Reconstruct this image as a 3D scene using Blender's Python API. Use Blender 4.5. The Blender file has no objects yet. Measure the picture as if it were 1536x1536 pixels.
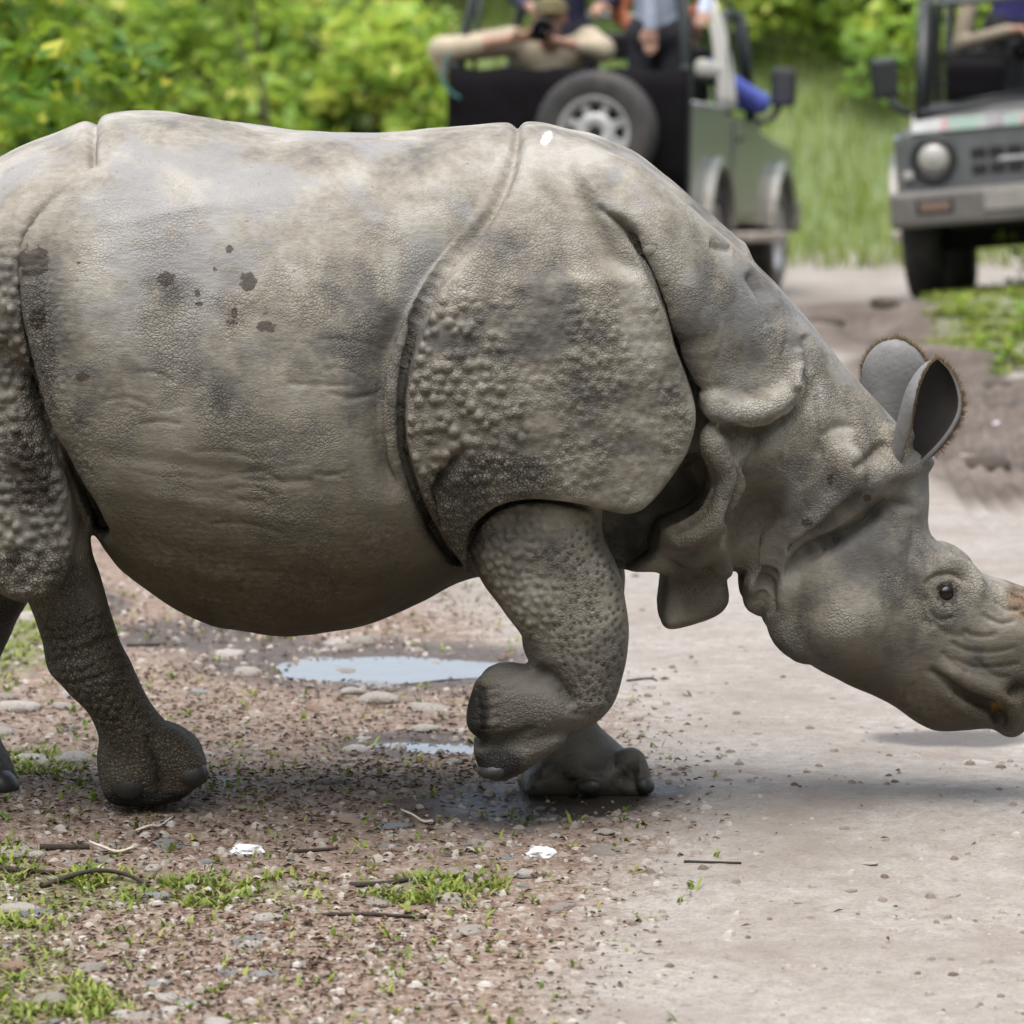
import bpy, bmesh, math, random
import numpy as np
from mathutils import Vector, Matrix, Euler, noise as mnoise

SC = bpy.context.scene
COL = SC.collection
R = math.radians

# ------------------------------------------------------------------ camera
FPX = 6500.0                 # focal length in pixels of the 1536 px photograph
CAM_D, CAM_H, PITCH = 10.91, 2.42, math.atan(968.0 / 6500.0)
cam_data = bpy.data.cameras.new('camera')
cam = bpy.data.objects.new('camera', cam_data)
COL.objects.link(cam)
cam.location = (0, -CAM_D, CAM_H)
cam.rotation_euler = (math.pi / 2 - PITCH, 0, 0)
cam_data.sensor_width = 36.0
cam_data.lens = FPX / 1536.0 * 36.0
cam_data.clip_end = 2000
cam_data.dof.use_dof = True
cam_data.dof.focus_distance = 10.75
cam_data.dof.aperture_fstop = 3.7
SC.camera = cam

# ------------------------------------------------------------------ sky, sun, exposure
SUN_EL, SUN_AZ = R(78), R(205)      # azimuth measured from +y towards +x
world = bpy.data.worlds.new('World')
SC.world = world
world.use_nodes = True
wn = world.node_tree
sky = wn.nodes.new('ShaderNodeTexSky')
sky.sky_type = 'NISHITA'
sky.sun_disc = False
sky.sun_elevation = SUN_EL
sky.sun_rotation = SUN_AZ
sky.air_density = 1.0
sky.dust_density = 3.5
sky.ozone_density = 1.0
hsv = wn.nodes.new('ShaderNodeHueSaturation')      # thin even cloud: paler than a clear sky
hsv.inputs['Saturation'].default_value = 0.6
wn.links.new(sky.outputs[0], hsv.inputs['Color'])
wn.links.new(hsv.outputs[0], wn.nodes['Background'].inputs[0])
wn.nodes['Background'].inputs[1].default_value = 0.085
sun_data = bpy.data.lights.new('sun', 'SUN')
sun_data.energy = 1.2
sun_data.angle = R(75)
sun_data.color = (1.0, 0.975, 0.94)
sun = bpy.data.objects.new('sun', sun_data)
COL.objects.link(sun)
sd = Vector((math.sin(SUN_AZ) * math.cos(SUN_EL), math.cos(SUN_AZ) * math.cos(SUN_EL), math.sin(SUN_EL)))
sun.rotation_euler = sd.to_track_quat('Z', 'Y').to_euler()
SC.view_settings.view_transform = 'Standard'
SC.view_settings.look = 'None'
SC.view_settings.gamma = 1.0
SC.view_settings.use_curve_mapping = False
SC.view_settings.exposure = 2.2
SC.cycles.use_denoising = True
SC.cycles.max_bounces = 6
SC.cycles.transparent_max_bounces = 8

# ------------------------------------------------------------------ pixel <-> world helpers
CP, SP = math.cos(PITCH), math.sin(PITCH)

def project(co):
    """world points (n,3) -> pixel u, v of the photograph"""
    co = np.asarray(co, dtype=np.float64)
    dy, dz = co[:, 1] + CAM_D, co[:, 2] - CAM_H
    zc = dy * CP - dz * SP
    yc = dy * SP + dz * CP
    return 768 + FPX * co[:, 0] / zc, 768 - FPX * yc / zc

def ray(u, v):
    a, b = (u - 768) / FPX, (768 - v) / FPX
    return np.array([a, CP + b * SP, -SP + b * CP])

def on_y(u, v, Y=0.0):
    """the point of the upright plane y = Y seen at pixel u, v"""
    d = ray(u, v)
    t = (Y + CAM_D) / d[1]
    return np.array([0, -CAM_D, CAM_H]) + t * d

def on_z(u, v, Z=0.0):
    """the point of the level plane z = Z seen at pixel u, v"""
    d = ray(u, v)
    t = (Z - CAM_H) / d[2]
    return np.array([0, -CAM_D, CAM_H]) + t * d

# ------------------------------------------------------------------ small tools
def tag(o, label=None, cat=None, group=None, kind=None):
    if label: o['label'] = label
    if cat: o['category'] = cat
    if group: o['group'] = group
    if kind: o['kind'] = kind
    return o

def empty(name, loc=(0, 0, 0), rz=0.0):
    o = bpy.data.objects.new(name, None)
    o.empty_display_size = 0.1
    COL.objects.link(o)
    o.location = loc
    o.rotation_euler = (0, 0, rz)
    return o

def mesh_obj(name, verts, faces, mat=None, parent=None, smooth=True):
    me = bpy.data.meshes.new(name)
    me.from_pydata([tuple(v) for v in verts], [], [tuple(f) for f in faces])
    me.update()
    if smooth:
        me.polygons.foreach_set('use_smooth', [True] * len(me.polygons))
    o = bpy.data.objects.new(name, me)
    COL.objects.link(o)
    if mat is not None: me.materials.append(mat)
    if parent is not None: o.parent = parent
    return o

def quads_mesh(name, co, quads, mat=None, parent=None, smooth=True):
    """fast mesh from numpy arrays: co (n,3), quads (m,4)"""
    me = bpy.data.meshes.new(name)
    n, m = len(co), len(quads)
    k = quads.shape[1]
    me.vertices.add(n); me.vertices.foreach_set('co', np.asarray(co, np.float32).ravel())
    me.loops.add(m * k); me.loops.foreach_set('vertex_index', np.asarray(quads, np.int32).ravel())
    me.polygons.add(m); me.polygons.foreach_set('loop_start', np.arange(0, m * k, k, dtype=np.int32))
    me.polygons.foreach_set('loop_total', np.full(m, k, dtype=np.int32))
    if smooth: me.polygons.foreach_set('use_smooth', np.ones(m, dtype=bool))
    me.update(calc_edges=True)
    o = bpy.data.objects.new(name, me)
    COL.objects.link(o)
    if mat is not None: me.materials.append(mat)
    if parent is not None: o.parent = parent
    return o

def attr(me, name, vals):
    a = me.attributes.new(name, 'FLOAT', 'POINT')
    a.data.foreach_set('value', np.asarray(vals, np.float32))

def catmull(pts, per=8, closed=False):
    """smooth curve through 2D or 3D points"""
    P = np.asarray(pts, np.float64)
    n = len(P)
    out = []
    t = np.linspace(0, 1, per, endpoint=False)[:, None]
    segs = n if closed else n - 1
    for i in range(segs):
        if closed:
            p0, p1, p2, p3 = P[(i - 1) % n], P[i], P[(i + 1) % n], P[(i + 2) % n]
        else:
            p1, p2 = P[i], P[i + 1]
            p0 = P[i - 1] if i > 0 else 2 * p1 - p2
            p3 = P[i + 2] if i + 2 < n else 2 * p2 - p1
        out.append(0.5 * (2 * p1 + (p2 - p0) * t + (2 * p0 - 5 * p1 + 4 * p2 - p3) * t ** 2 + (3 * p1 - p0 - 3 * p2 + p3) * t ** 3))
    r = np.concatenate(out)
    return r if closed else np.vstack([r, P[-1]])

def sstep(a, b, x):
    t = np.clip((x - a) / (b - a), 0, 1)
    return t * t * (3 - 2 * t)

# ------------------------------------------------------------------ material helper
class NT:
    """small node-tree writer"""
    def __init__(s, name):
        s.m = bpy.data.materials.new(name)
        s.m.use_nodes = True
        s.t = s.m.node_tree
        s.b = s.t.nodes['Principled BSDF']
    def n(s, kind, **kw):
        nd = s.t.nodes.new('ShaderNode' + kind)
        ins = kw.pop('ins', {})
        for k, v in kw.items(): setattr(nd, k, v)
        for k, v in ins.items(): s.set(nd, k, v)
        return nd
    def set(s, nd, k, v):
        sock = nd.inputs[k]
        if isinstance(v, bpy.types.NodeSocket): s.t.links.new(v, sock)
        else: sock.default_value = v
    def p(s, **kw):
        for k, v in kw.items(): s.set(s.b, k.replace('_', ' '), v)
        return s
    def coord(s, which='Object'):
        return s.n('TexCoord').outputs[which]
    def attr(s, name):
        return s.n('Attribute', attribute_name=name).outputs['Fac']
    def noise(s, scale, detail=4, rough=0.55, vec=None, dist=0.0, out='Fac'):
        nd = s.n('TexNoise', ins={'Scale': scale, 'Detail': detail, 'Roughness': rough, 'Distortion': dist})
        if vec is not None: s.t.links.new(vec, nd.inputs['Vector'])
        return nd.outputs[out]
    def voro(s, scale, feature='F1', vec=None, out='Distance', rand=1.0, smooth=None):
        nd = s.n('TexVoronoi', feature=feature)
        s.set(nd, 'Scale', scale)
        if 'Randomness' in nd.inputs: s.set(nd, 'Randomness', rand)
        if smooth is not None: s.set(nd, 'Smoothness', smooth)
        if vec is not None: s.t.links.new(vec, nd.inputs['Vector'])
        return nd.outputs[out]
    def math(s, op, a, b=None, c=None, clamp=False):
        nd = s.n('Math', operation=op, use_clamp=clamp)
        for i, v in enumerate((a, b, c)):
            if v is not None: s.set(nd, i, v)
        return nd.outputs[0]
    def ramp(s, fac, stops, interp='LINEAR'):
        nd = s.n('ValToRGB')
        cr = nd.color_ramp
        cr.interpolation = interp
        while len(cr.elements) < len(stops): cr.elements.new(0.5)
        for e, (p, c) in zip(cr.elements, stops):
            e.position = p
            e.color = (c, c, c, 1) if isinstance(c, (int, float)) else (*c, 1)
        s.t.links.new(fac, nd.inputs[0])
        return nd.outputs[0]
    def mix(s, fac, a, b, blend='MIX'):
        nd = s.n('Mix', data_type='RGBA', blend_type=blend)
        nd.clamp_factor = True
        s.set(nd, 0, fac)
        for i, v in ((6, a), (7, b)):
            if isinstance(v, (tuple, list)): v = (*v, 1) if len(v) == 3 else v
            s.set(nd, i, v)
        return nd.outputs[2]
    def maprange(s, v, a, b, c=0.0, d=1.0, smooth=False):
        nd = s.n('MapRange')
        if smooth: nd.interpolation_type = 'SMOOTHSTEP'
        for i, x in enumerate((v, a, b, c, d)): s.set(nd, i, x)
        return nd.outputs[0]
    def scale(s, vec, sc):
        nd = s.n('Mapping')
        s.t.links.new(vec, nd.inputs[0])
        nd.inputs['Scale'].default_value = sc
        return nd.outputs[0]
    def bump(s, h, strength=1.0, dist=0.01, prev=None):
        nd = s.n('Bump')
        s.set(nd, 'Strength', strength); s.set(nd, 'Distance', dist); s.set(nd, 'Height', h)
        if prev is not None: s.t.links.new(prev, nd.inputs['Normal'])
        return nd.outputs[0]

def simple_mat(name, col, rough=0.6, metal=0.0, var=0.12, scale=12.0, bump=0.0, spec=0.5, dirt=None, dirt_amt=0.5, gain=0.64):
    t = NT(name)
    col = tuple(x * gain for x in col)
    if dirt: dirt = tuple(x * gain for x in dirt)
    v = t.coord()
    nz = t.noise(scale, 5, 0.6, v)
    c = t.mix(t.maprange(nz, 0.3, 0.7), tuple(x * (1 - var) for x in col), tuple(min(1, x * (1 + var)) for x in col))
    if dirt:
        d = t.math('MULTIPLY', t.maprange(t.noise(scale * 0.35, 6, 0.65, v), 0.42, 0.68), dirt_amt)
        c = t.mix(d, c, dirt)
    t.p(Base_Color=c, Roughness=rough, Metallic=metal, Specular_IOR_Level=spec)
    if bump > 0: t.p(Normal=t.bump(t.noise(scale * 6, 4, 0.6, v), bump, 0.01))
    return t.m
# ================================================================== RHINO
RIDGE = 0.055          # crown of the track under the animal
HV = 0.0108
GX = np.arange(-1.93, 1.60, HV); GY = np.arange(-0.72, 0.72, HV); GZ = np.arange(-0.03, 1.92, HV)
NX, NY, NZ = len(GX), len(GY), len(GZ)
FLD = np.full((NX, NY, NZ), 0.5, np.float32)
GXX, GZZ = np.meshgrid(GX, GZ, indexing='ij')

def smin(a, b, k):
    h = np.maximum(k - np.abs(a - b), 0) / k
    return np.minimum(a, b) - h * h * k * 0.25

def poly_px(pts, Y, per=6):
    c = catmull(pts, per, True)
    return np.array([on_y(u, v, Y)[[0, 2]] for u, v in c])

def poly_sdf(poly, X, Z):
    d = np.full(X.shape, 1e9); s = np.ones(X.shape)
    n = len(poly)
    for i in range(n):
        a, b = poly[i], poly[i - 1]
        ex, ez = b - a
        wx, wz = X - a[0], Z - a[1]
        t = np.clip((wx * ex + wz * ez) / (ex * ex + ez * ez + 1e-12), 0, 1)
        bx, bz = wx - ex * t, wz - ez * t
        d = np.minimum(d, bx * bx + bz * bz)
        c1, c2, c3 = Z >= a[1], Z < b[1], ex * wz > ez * wx
        s = np.where((c1 & c2 & c3) | (~c1 & ~c2 & ~c3), -s, s)
    return s * np.sqrt(d)

def slab(pts, Y, T, Rr, k, Ry=None):
    """inflated side-view outline: centre plane Y (number, or (v0, Y0, v1, Y1) for a slanting limb), half thickness T, edge rounding Rr"""
    if isinstance(Y, tuple):
        v0, Y0, v1, Y1 = Y
        Yv = lambda v: float(np.interp(v, [v0, v1], [Y0, Y1]))
        c = catmull(pts, 6, True)
        poly = np.array([on_y(u, v, Yv(v))[[0, 2]] for u, v in c])
        z0, z1 = on_y(700, v0, Y0)[2], on_y(700, v1, Y1)[2]
        Yz = lambda Z: np.interp(-Z, [-z0, -z1], [Y0, Y1])
    else:
        poly = poly_px(pts, Y); Yz = lambda Z: np.full(Z.shape, Y)
    lo, hi = poly.min(0) - 0.06, poly.max(0) + 0.06
    ix = slice(max(0, np.searchsorted(GX, lo[0])), np.searchsorted(GX, hi[0]))
    iz = slice(max(0, np.searchsorted(GZ, lo[1])), np.searchsorted(GZ, hi[1]))
    X, Z = GXX[ix, iz], GZZ[ix, iz]
    d2 = poly_sdf(poly, X, Z)
    Tm = T(X, Z) if callable(T) else np.full(X.shape, T)
    Ry = Ry or Rr
    a = (d2 + Rr)[:, None, :]
    b = (np.abs(GY[None, :, None] - Yz(Z)[:, None, :]) - (Tm - Ry)[:, None, :]) * (Rr / Ry)
    f = np.sqrt(np.maximum(a, 0) ** 2 + np.maximum(b, 0) ** 2) - Rr + np.minimum(np.maximum(a, b), 0)
    FLD[ix, :, iz] = smin(FLD[ix, :, iz], f.astype(np.float32), k)

def capsule(p, q, r1, r2, k):
    p, q = np.array(p), np.array(q)
    m = max(r1, r2) + 0.06
    lo, hi = np.minimum(p, q) - m, np.maximum(p, q) + m
    ix = slice(*np.searchsorted(GX, (lo[0], hi[0]))); iy = slice(*np.searchsorted(GY, (lo[1], hi[1]))); iz = slice(*np.searchsorted(GZ, (lo[2], hi[2])))
    X, Y, Z = np.meshgrid(GX[ix], GY[iy], GZ[iz], indexing='ij')
    e = q - p
    t = np.clip(((X - p[0]) * e[0] + (Y - p[1]) * e[1] + (Z - p[2]) * e[2]) / (e @ e + 1e-9), 0, 1)
    d = np.sqrt((X - p[0] - e[0] * t) ** 2 + (Y - p[1] - e[1] * t) ** 2 + (Z - p[2] - e[2] * t) ** 2) - (r1 + (r2 - r1) * t)
    FLD[ix, iy, iz] = smin(FLD[ix, iy, iz], d.astype(np.float32), k)

def prof(pts, Y=0.0, per=10):
    """pixel profile -> function z(x)"""
    c = catmull(pts, per)
    w = np.array([on_y(u, v, Y)[[0, 2]] for u, v in c])
    o = np.argsort(w[:, 0])
    return np.interp(GX, w[o, 0], w[o, 1])

def ux(u): return (u - 768) / 592.0

TOP = [(-330, 640), (-290, 500), (-220, 390), (-140, 318), (-60, 266), (0, 235), (60, 203), (120, 181), (138, 177), (190, 167), (260, 170), (340, 183), (430, 196), (560, 199), (680, 191), (750, 187), (800, 184), (860, 196), (930, 224), (1000, 274), (1060, 327), (1110, 375)]
BEL = [(-330, 660), (-280, 720), (-200, 700), (-60, 640), (20, 590), (60, 605), (90, 670), (122, 745), (155, 800), (200, 855), (280, 910), (370, 938), (440, 947), (530, 935), (620, 902), (690, 868), (760, 855), (900, 852), (1000, 830), (1060, 760), (1110, 640)]
zt, zb = prof(TOP), prof(BEL)
wh = np.interp(GX, [ux(a) for a in (-330, -290, -220, -120, 0, 100, 250, 430, 560, 700, 800, 900, 1000, 1070, 1115)],
               [0.02, 0.26, 0.40, 0.49, 0.525, 0.55, 0.595, 0.62, 0.585, 0.53, 0.49, 0.44, 0.36, 0.24, 0.03])
ker = np.exp(-np.linspace(-2, 2, 25) ** 2); ker /= ker.sum()
wh = np.convolve(np.pad(wh, 12, mode='edge'), ker, 'valid')
zc = zt + (zb - zt) * 0.56
PE = 2.25
dz = GZZ - zc[:, None]
hz = np.where(dz > 0, (zt - zc)[:, None], (zc - zb)[:, None])
hz = np.maximum(hz, 0.02)
rz = np.abs(dz) / hz
ry = np.abs(GY)[None, :] / np.maximum(wh, 0.02)[:, None]
rr = (ry[:, :, None] ** PE + rz[:, None, :] ** PE) ** (1 / PE)
f = (rr - 1) * np.minimum(np.maximum(wh, 0.02)[:, None], hz)[:, None, :]
xlo, xhi = ux(-332), ux(1116)
cap = np.maximum(xlo - GX, GX - xhi)[:, None, None]
FLD[:] = np.maximum(f, cap)
TT = wh[:, None] * np.maximum(1 - np.minimum(rz, 1) ** PE, 0) ** (1 / PE)      # half width of the barrel at (x, z)
del rr, f

def tmap(x, z):
    ii = np.clip(np.round((x - GX[0]) / HV).astype(int), 0, NX - 1)
    jj = np.clip(np.round((z - GZ[0]) / HV).astype(int), 0, NZ - 1)
    return TT[ii, jj]

def wxz(u, v, Y=0.0):
    p = on_y(u, v, Y); return p[0], p[2]

def carve_curve(pts, Y, w, y0, k=0.015, rel=False):
    """cuts a slit along a curve traced at depth -Y, w = half widths (m), y0 = how deep in |y| it reaches, both along the curve"""
    c = catmull(pts, 8)
    P = np.array([on_y(u, v, -Y)[[0, 2]] for u, v in c])
    m = max(w) + 0.08
    lo, hi = P.min(0) - m, P.max(0) + m
    ix = slice(*np.searchsorted(GX, (lo[0], hi[0]))); iz = slice(*np.searchsorted(GZ, (lo[1], hi[1])))
    X, Z = GXX[ix, iz], GZZ[ix, iz]
    best = np.full(X.shape, 1e9); par = np.zeros(X.shape); n = len(P) - 1
    for i in range(n):
        a, b = P[i], P[i + 1]; e_ = b - a
        t_ = np.clip(((X - a[0]) * e_[0] + (Z - a[1]) * e_[1]) / (e_ @ e_ + 1e-12), 0, 1)
        d = np.hypot(X - a[0] - e_[0] * t_, Z - a[1] - e_[1] * t_)
        kk = d < best
        best[kk] = d[kk]; par[kk] = (i + t_[kk]) / n
    g = best - np.interp(par, np.linspace(0, 1, len(w)), w)
    yy = np.interp(par, np.linspace(0, 1, len(y0)), y0)
    if rel: yy = TT[ix, iz] - yy
    cut = np.maximum(g[:, None, :], yy[:, None, :] - np.abs(GY)[None, :, None])
    FLD[ix, :, iz] = -smin(-FLD[ix, :, iz], cut.astype(np.float32), k)

def carve_poly(pts, Y, y0, Rr=0.03, k=0.03):
    poly = poly_px(pts, -Y)
    lo, hi = poly.min(0) - 0.06, poly.max(0) + 0.06
    ix = slice(*np.searchsorted(GX, (lo[0], hi[0]))); iz = slice(*np.searchsorted(GZ, (lo[1], hi[1])))
    d2 = poly_sdf(poly, GXX[ix, iz], GZZ[ix, iz])
    cut = np.maximum(d2[:, None, :], y0 - np.abs(GY)[None, :, None])
    FLD[ix, :, iz] = -smin(-FLD[ix, :, iz], cut.astype(np.float32), k)


# neck and throat
nx0, nz0 = wxz(1000, 560); nx1, nz1 = wxz(1330, 690)
def t_neck(x, z):
    t = np.clip(((x - nx0) * (nx1 - nx0) + (z - nz0) * (nz1 - nz0)) / ((nx1 - nx0) ** 2 + (nz1 - nz0) ** 2), -0.3, 1.2)
    return 0.37 - 0.17 * t
slab([(840, 240), (930, 226), (1000, 275), (1060, 328), (1110, 374), (1180, 443), (1250, 528), (1300, 585), (1350, 640), (1375, 690), (1330, 760), (1250, 800), (1190, 835), (1150, 880), (1112, 878), (1098, 850), (1040, 850), (985, 845), (930, 830), (860, 760), (820, 500)],
     0.0, t_neck, 0.2, 0.05)
# hollow of the chest between shoulder shield and throat, and of the armpit
carve_poly([(850, 730), (960, 700), (1050, 690), (1062, 740), (1030, 790), (992, 800), (985, 838), (940, 870), (860, 870)], 0.35, 0.10)
carve_poly([(-60, 560), (40, 540), (70, 610), (112, 700), (150, 800), (60, 860), (-60, 760)], 0.4, 0.42)
# dewlap bib hanging under the throat
slab([(975, 780), (992, 845), (990, 890), (988, 915), (1000, 928), (1040, 921), (1074, 908), (1090, 886), (1088, 850), (1105, 790), (1060, 740)], 0.0, 0.20, 0.03, 0.02, Ry=0.06)
# head
HT = [((1210, 840), 0.21), ((1265, 905), 0.245), ((1350, 740), 0.17), ((1390, 800), 0.175), ((1420, 890), 0.185), ((1480, 930), 0.165), ((1400, 1000), 0.165), ((1500, 1020), 0.155), ((1590, 980), 0.145), ((1480, 1080), 0.105), ((1270, 1000), 0.15), ((1150, 880), 0.14), ((1540, 1085), 0.11)]
hp = np.array([wxz(*p) for p, _ in HT]); ht = np.array([t for _, t in HT])
def t_head(x, z):
    d = (x[..., None] - hp[:, 0]) ** 2 + (z[..., None] - hp[:, 1]) ** 2
    w = 1 / (d + 0.004) ** 1.5
    return (w * ht).sum(-1) / w.sum(-1)
slab([(1300, 640), (1352, 660), (1384, 690), (1391, 740), (1392, 790), (1425, 832), (1475, 862), (1520, 878), (1565, 895), (1612, 935), (1628, 985), (1618, 1030), (1590, 1058), (1556, 1075), (1530, 1100), (1508, 1104), (1484, 1091), (1440, 1094), (1402, 1092), (1372, 1076), (1330, 1046), (1270, 1020), (1215, 988), (1172, 950), (1140, 905), (1130, 860), (1165, 820), (1220, 760)],
     0.0, t_head, 0.115, 0.025, Ry=0.11)
# shoulder shield, both sides
def t_sh(sgn):
    def g(x, z):
        u, v = project(np.stack([x.ravel(), np.full(x.size, -0.45), z.ravel()], 1))
        u, v = u.reshape(x.shape), v.reshape(x.shape)
        a = tmap(x, z) + 0.042
        b = 0.515 - 0.085 * ((u - 790) / 250) ** 2 - 0.05 * ((v - 580) / 250) ** 2
        b = np.where(v < 420, b - ((420 - v) / 420), b)
        return np.maximum(a, b) + np.maximum(0.05 - np.abs(a - b), 0) ** 2 / 0.2
    return g
SHO = [(798, 205), (777, 240), (757, 290), (735, 327), (700, 372), (668, 415), (638, 475), (617, 535), (607, 600), (608, 660), (620, 712), (638, 765), (662, 820), (690, 862), (703, 850), (703, 815), (714, 785), (742, 760), (782, 747), (832, 748), (882, 759), (930, 772), (968, 770), (1003, 742), (1032, 702), (1045, 660), (1048, 618), (1034, 568), (1014, 512), (994, 456), (974, 408), (948, 362), (918, 330), (895, 290), (860, 225)]
def one_side(pts, Yc, T, Rr, k):
    slab(pts, Yc, T, Rr, k)
for sg in (-1, 1):
    # the outline is drawn on the near flank, so it is laid out at that depth and thick enough to reach the barrel
    pts = SHO
    poly = poly_px(pts, -0.42)
    lo, hi = poly.min(0) - 0.05, poly.max(0) + 0.05
    ix = slice(*np.searchsorted(GX, (lo[0], hi[0]))); iz = slice(*np.searchsorted(GZ, (lo[1], hi[1])))
    X, Z = GXX[ix, iz], GZZ[ix, iz]
    d2 = poly_sdf(poly, X, Z)
    Tm = t_sh(sg)(X, Z)
    Rr = 0.036
    a = (d2 + Rr)[:, None, :]
    yy = GY[None, :, None] * sg
    b = np.maximum(yy - (Tm - Rr)[:, None, :], 0.2 - yy)
    ff = np.sqrt(np.maximum(a, 0) ** 2 + np.maximum(b, 0) ** 2) - Rr + np.minimum(np.maximum(a, b), 0)
    FLD[ix, :, iz] = smin(FLD[ix, :, iz], ff.astype(np.float32), 0.012)
# thigh shields
THI = [(-290, 560), (-240, 450), (-150, 350), (-40, 325), (25, 395), (44, 480), (58, 560), (73, 620), (92, 672), (112, 715), (120, 780), (115, 835), (95, 872), (50, 893), (12, 880), (-30, 845), (-120, 790), (-230, 700)]
slab(THI, -0.31, 0.185, 0.055, 0.012)
slab([(u - 25, v - 4) for u, v in THI], 0.31, 0.185, 0.055, 0.012)
# near hind leg
NH = (800, -0.28, 1180, -0.12)
slab([(20, 760), (120, 770), (140, 835), (157, 890), (181, 960), (214, 1035), (252, 1086), (290, 1112), (306, 1142), (298, 1170), (262, 1194), (225, 1201), (172, 1192), (156, 1158), (152, 1110), (137, 1072), (100, 1035), (72, 1003), (60, 950), (38, 890), (0, 820)], NH, 0.108, 0.095, 0.012)
slab([(155, 1112), (200, 1092), (250, 1090), (290, 1114), (304, 1146), (294, 1174), (262, 1197), (215, 1203), (170, 1195), (156, 1160)], -0.12, 0.112, 0.045, 0.02)
# far hind leg
slab([(-130, 780), (40, 860), (24, 935), (4, 985), (-20, 1060), (-6, 1105), (14, 1140), (24, 1172), (14, 1190), (-40, 1197), (-110, 1197), (-128, 1160), (-122, 1090), (-118, 1000), (-160, 900)], (800, 0.27, 1180, 0.12), 0.115, 0.10, 0.02)
# near fore leg: forearm, then the folded foot
slab([(770, 640), (714, 760), (703, 820), (718, 868), (752, 912), (784, 955), (797, 1000), (818, 1042), (852, 1076), (888, 1080), (922, 1052), (938, 1005), (943, 950), (937, 900), (923, 850), (902, 800), (900, 740), (880, 660)], -0.305, 0.13, 0.12, 0.012)
slab([(905, 1015), (850, 1010), (806, 1004), (764, 996), (730, 1005), (710, 1036), (700, 1072), (708, 1096), (740, 1112), (780, 1112), (830, 1100), (870, 1088), (912, 1060)], -0.315, 0.118, 0.085, 0.025)
slab([(708, 1112), (740, 1104), (782, 1098), (830, 1086), (850, 1102), (812, 1130), (780, 1154), (748, 1166), (724, 1156), (712, 1134)], -0.31, 0.108, 0.05, 0.008)
# far fore leg
slab([(790, 760), (910, 760), (936, 850), (932, 915), (908, 995), (892, 1055), (896, 1085), (922, 1112), (950, 1142), (966, 1168), (960, 1190), (880, 1193), (792, 1190), (782, 1166), (794, 1136), (812, 1104), (816, 1060), (796, 1000), (783, 950)], (780, 0.26, 1180, 0.12), 0.12, 0.09, 0.02)


# tail
capsule(on_y(-318, 560, 0), on_y(-336, 700, 0), 0.045, 0.03, 0.03); capsule(on_y(-336, 700, 0), on_y(-326, 860, 0), 0.03, 0.018, 0.02)

carve_curve([(925, 330), (958, 362), (985, 410), (1007, 464), (1028, 522), (1046, 576), (1057, 622), (1054, 664), (1040, 700), (1012, 742), (975, 778)], 0.42, (0.005, 0.010, 0.016, 0.022, 0.026, 0.026), (0.42, 0.36, 0.29, 0.25, 0.22, 0.2))
carve_curve([(704, 855), (704, 818), (717, 788), (745, 764), (785, 751), (834, 753), (884, 764), (932, 777), (970, 776)], 0.44, (0.006, 0.009, 0.009, 0.009, 0.010), (0.36, 0.37, 0.38, 0.37, 0.3), 0.008)
carve_curve([(62, 580), (80, 632), (104, 692), (128, 748), (146, 800)], 0.47, (0.0, 0.008, 0.016, 0.022, 0.026), (0.50, 0.46, 0.36, 0.26, 0.2), 0.012)
# neck, throat and face


def hollow(u, v, Y, rad, k=0.03, ang=0.0):
    """scoops an ellipsoidal pocket out of both flanks"""
    c = on_y(u, v, -Y); m = max(rad) + 0.05
    ix = slice(*np.searchsorted(GX, (c[0] - m, c[0] + m))); iz = slice(*np.searchsorted(GZ, (c[2] - m, c[2] + m)))
    X, Z = GXX[ix, iz] - c[0], GZZ[ix, iz] - c[2]
    ca, sa = math.cos(R(ang)), math.sin(R(ang))
    A, B = (X * ca + Z * sa) / rad[0], (-X * sa + Z * ca) / rad[2]
    q = np.sqrt((A ** 2 + B ** 2)[:, None, :] + ((np.abs(GY) - Y) / rad[1])[None, :, None] ** 2)
    cut = ((q - 1) * min(rad)).astype(np.float32)
    FLD[ix, :, iz] = -smin(-FLD[ix, :, iz], cut, k)
hollow(1144, 796, 0.335, (0.055, 0.10, 0.12), 0.06, -10)
hollow(1036, 742, 0.34, (0.050, 0.12, 0.070), 0.03)
hollow(1142, 660, 0.36, (0.085, 0.06, 0.030), 0.02, 8)
hollow(1216, 690, 0.30, (0.040, 0.05, 0.060), 0.03)
hollow(1356, 742, 0.21, (0.035, 0.05, 0.030), 0.02)
carve_curve([(735, 317), (700, 366), (664, 413), (634, 473), (612, 533), (602, 600), (603, 660), (615, 712), (632, 762), (655, 816), (686, 862)], 0.53, (0.008, 0.009, 0.0095, 0.010, 0.011, 0.012), (-0.012, 0.020, 0.05, 0.065, 0.075, 0.085), 0.018, True)
carve_curve([(138, 250), (112, 276), (72, 312), (46, 348), (36, 385), (37, 430), (43, 490), (58, 560), (70, 606)], 0.52, (0.008, 0.008, 0.009, 0.009, 0.010), (-0.010, 0.012, 0.035, 0.05, 0.06), 0.016, True)
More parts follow.
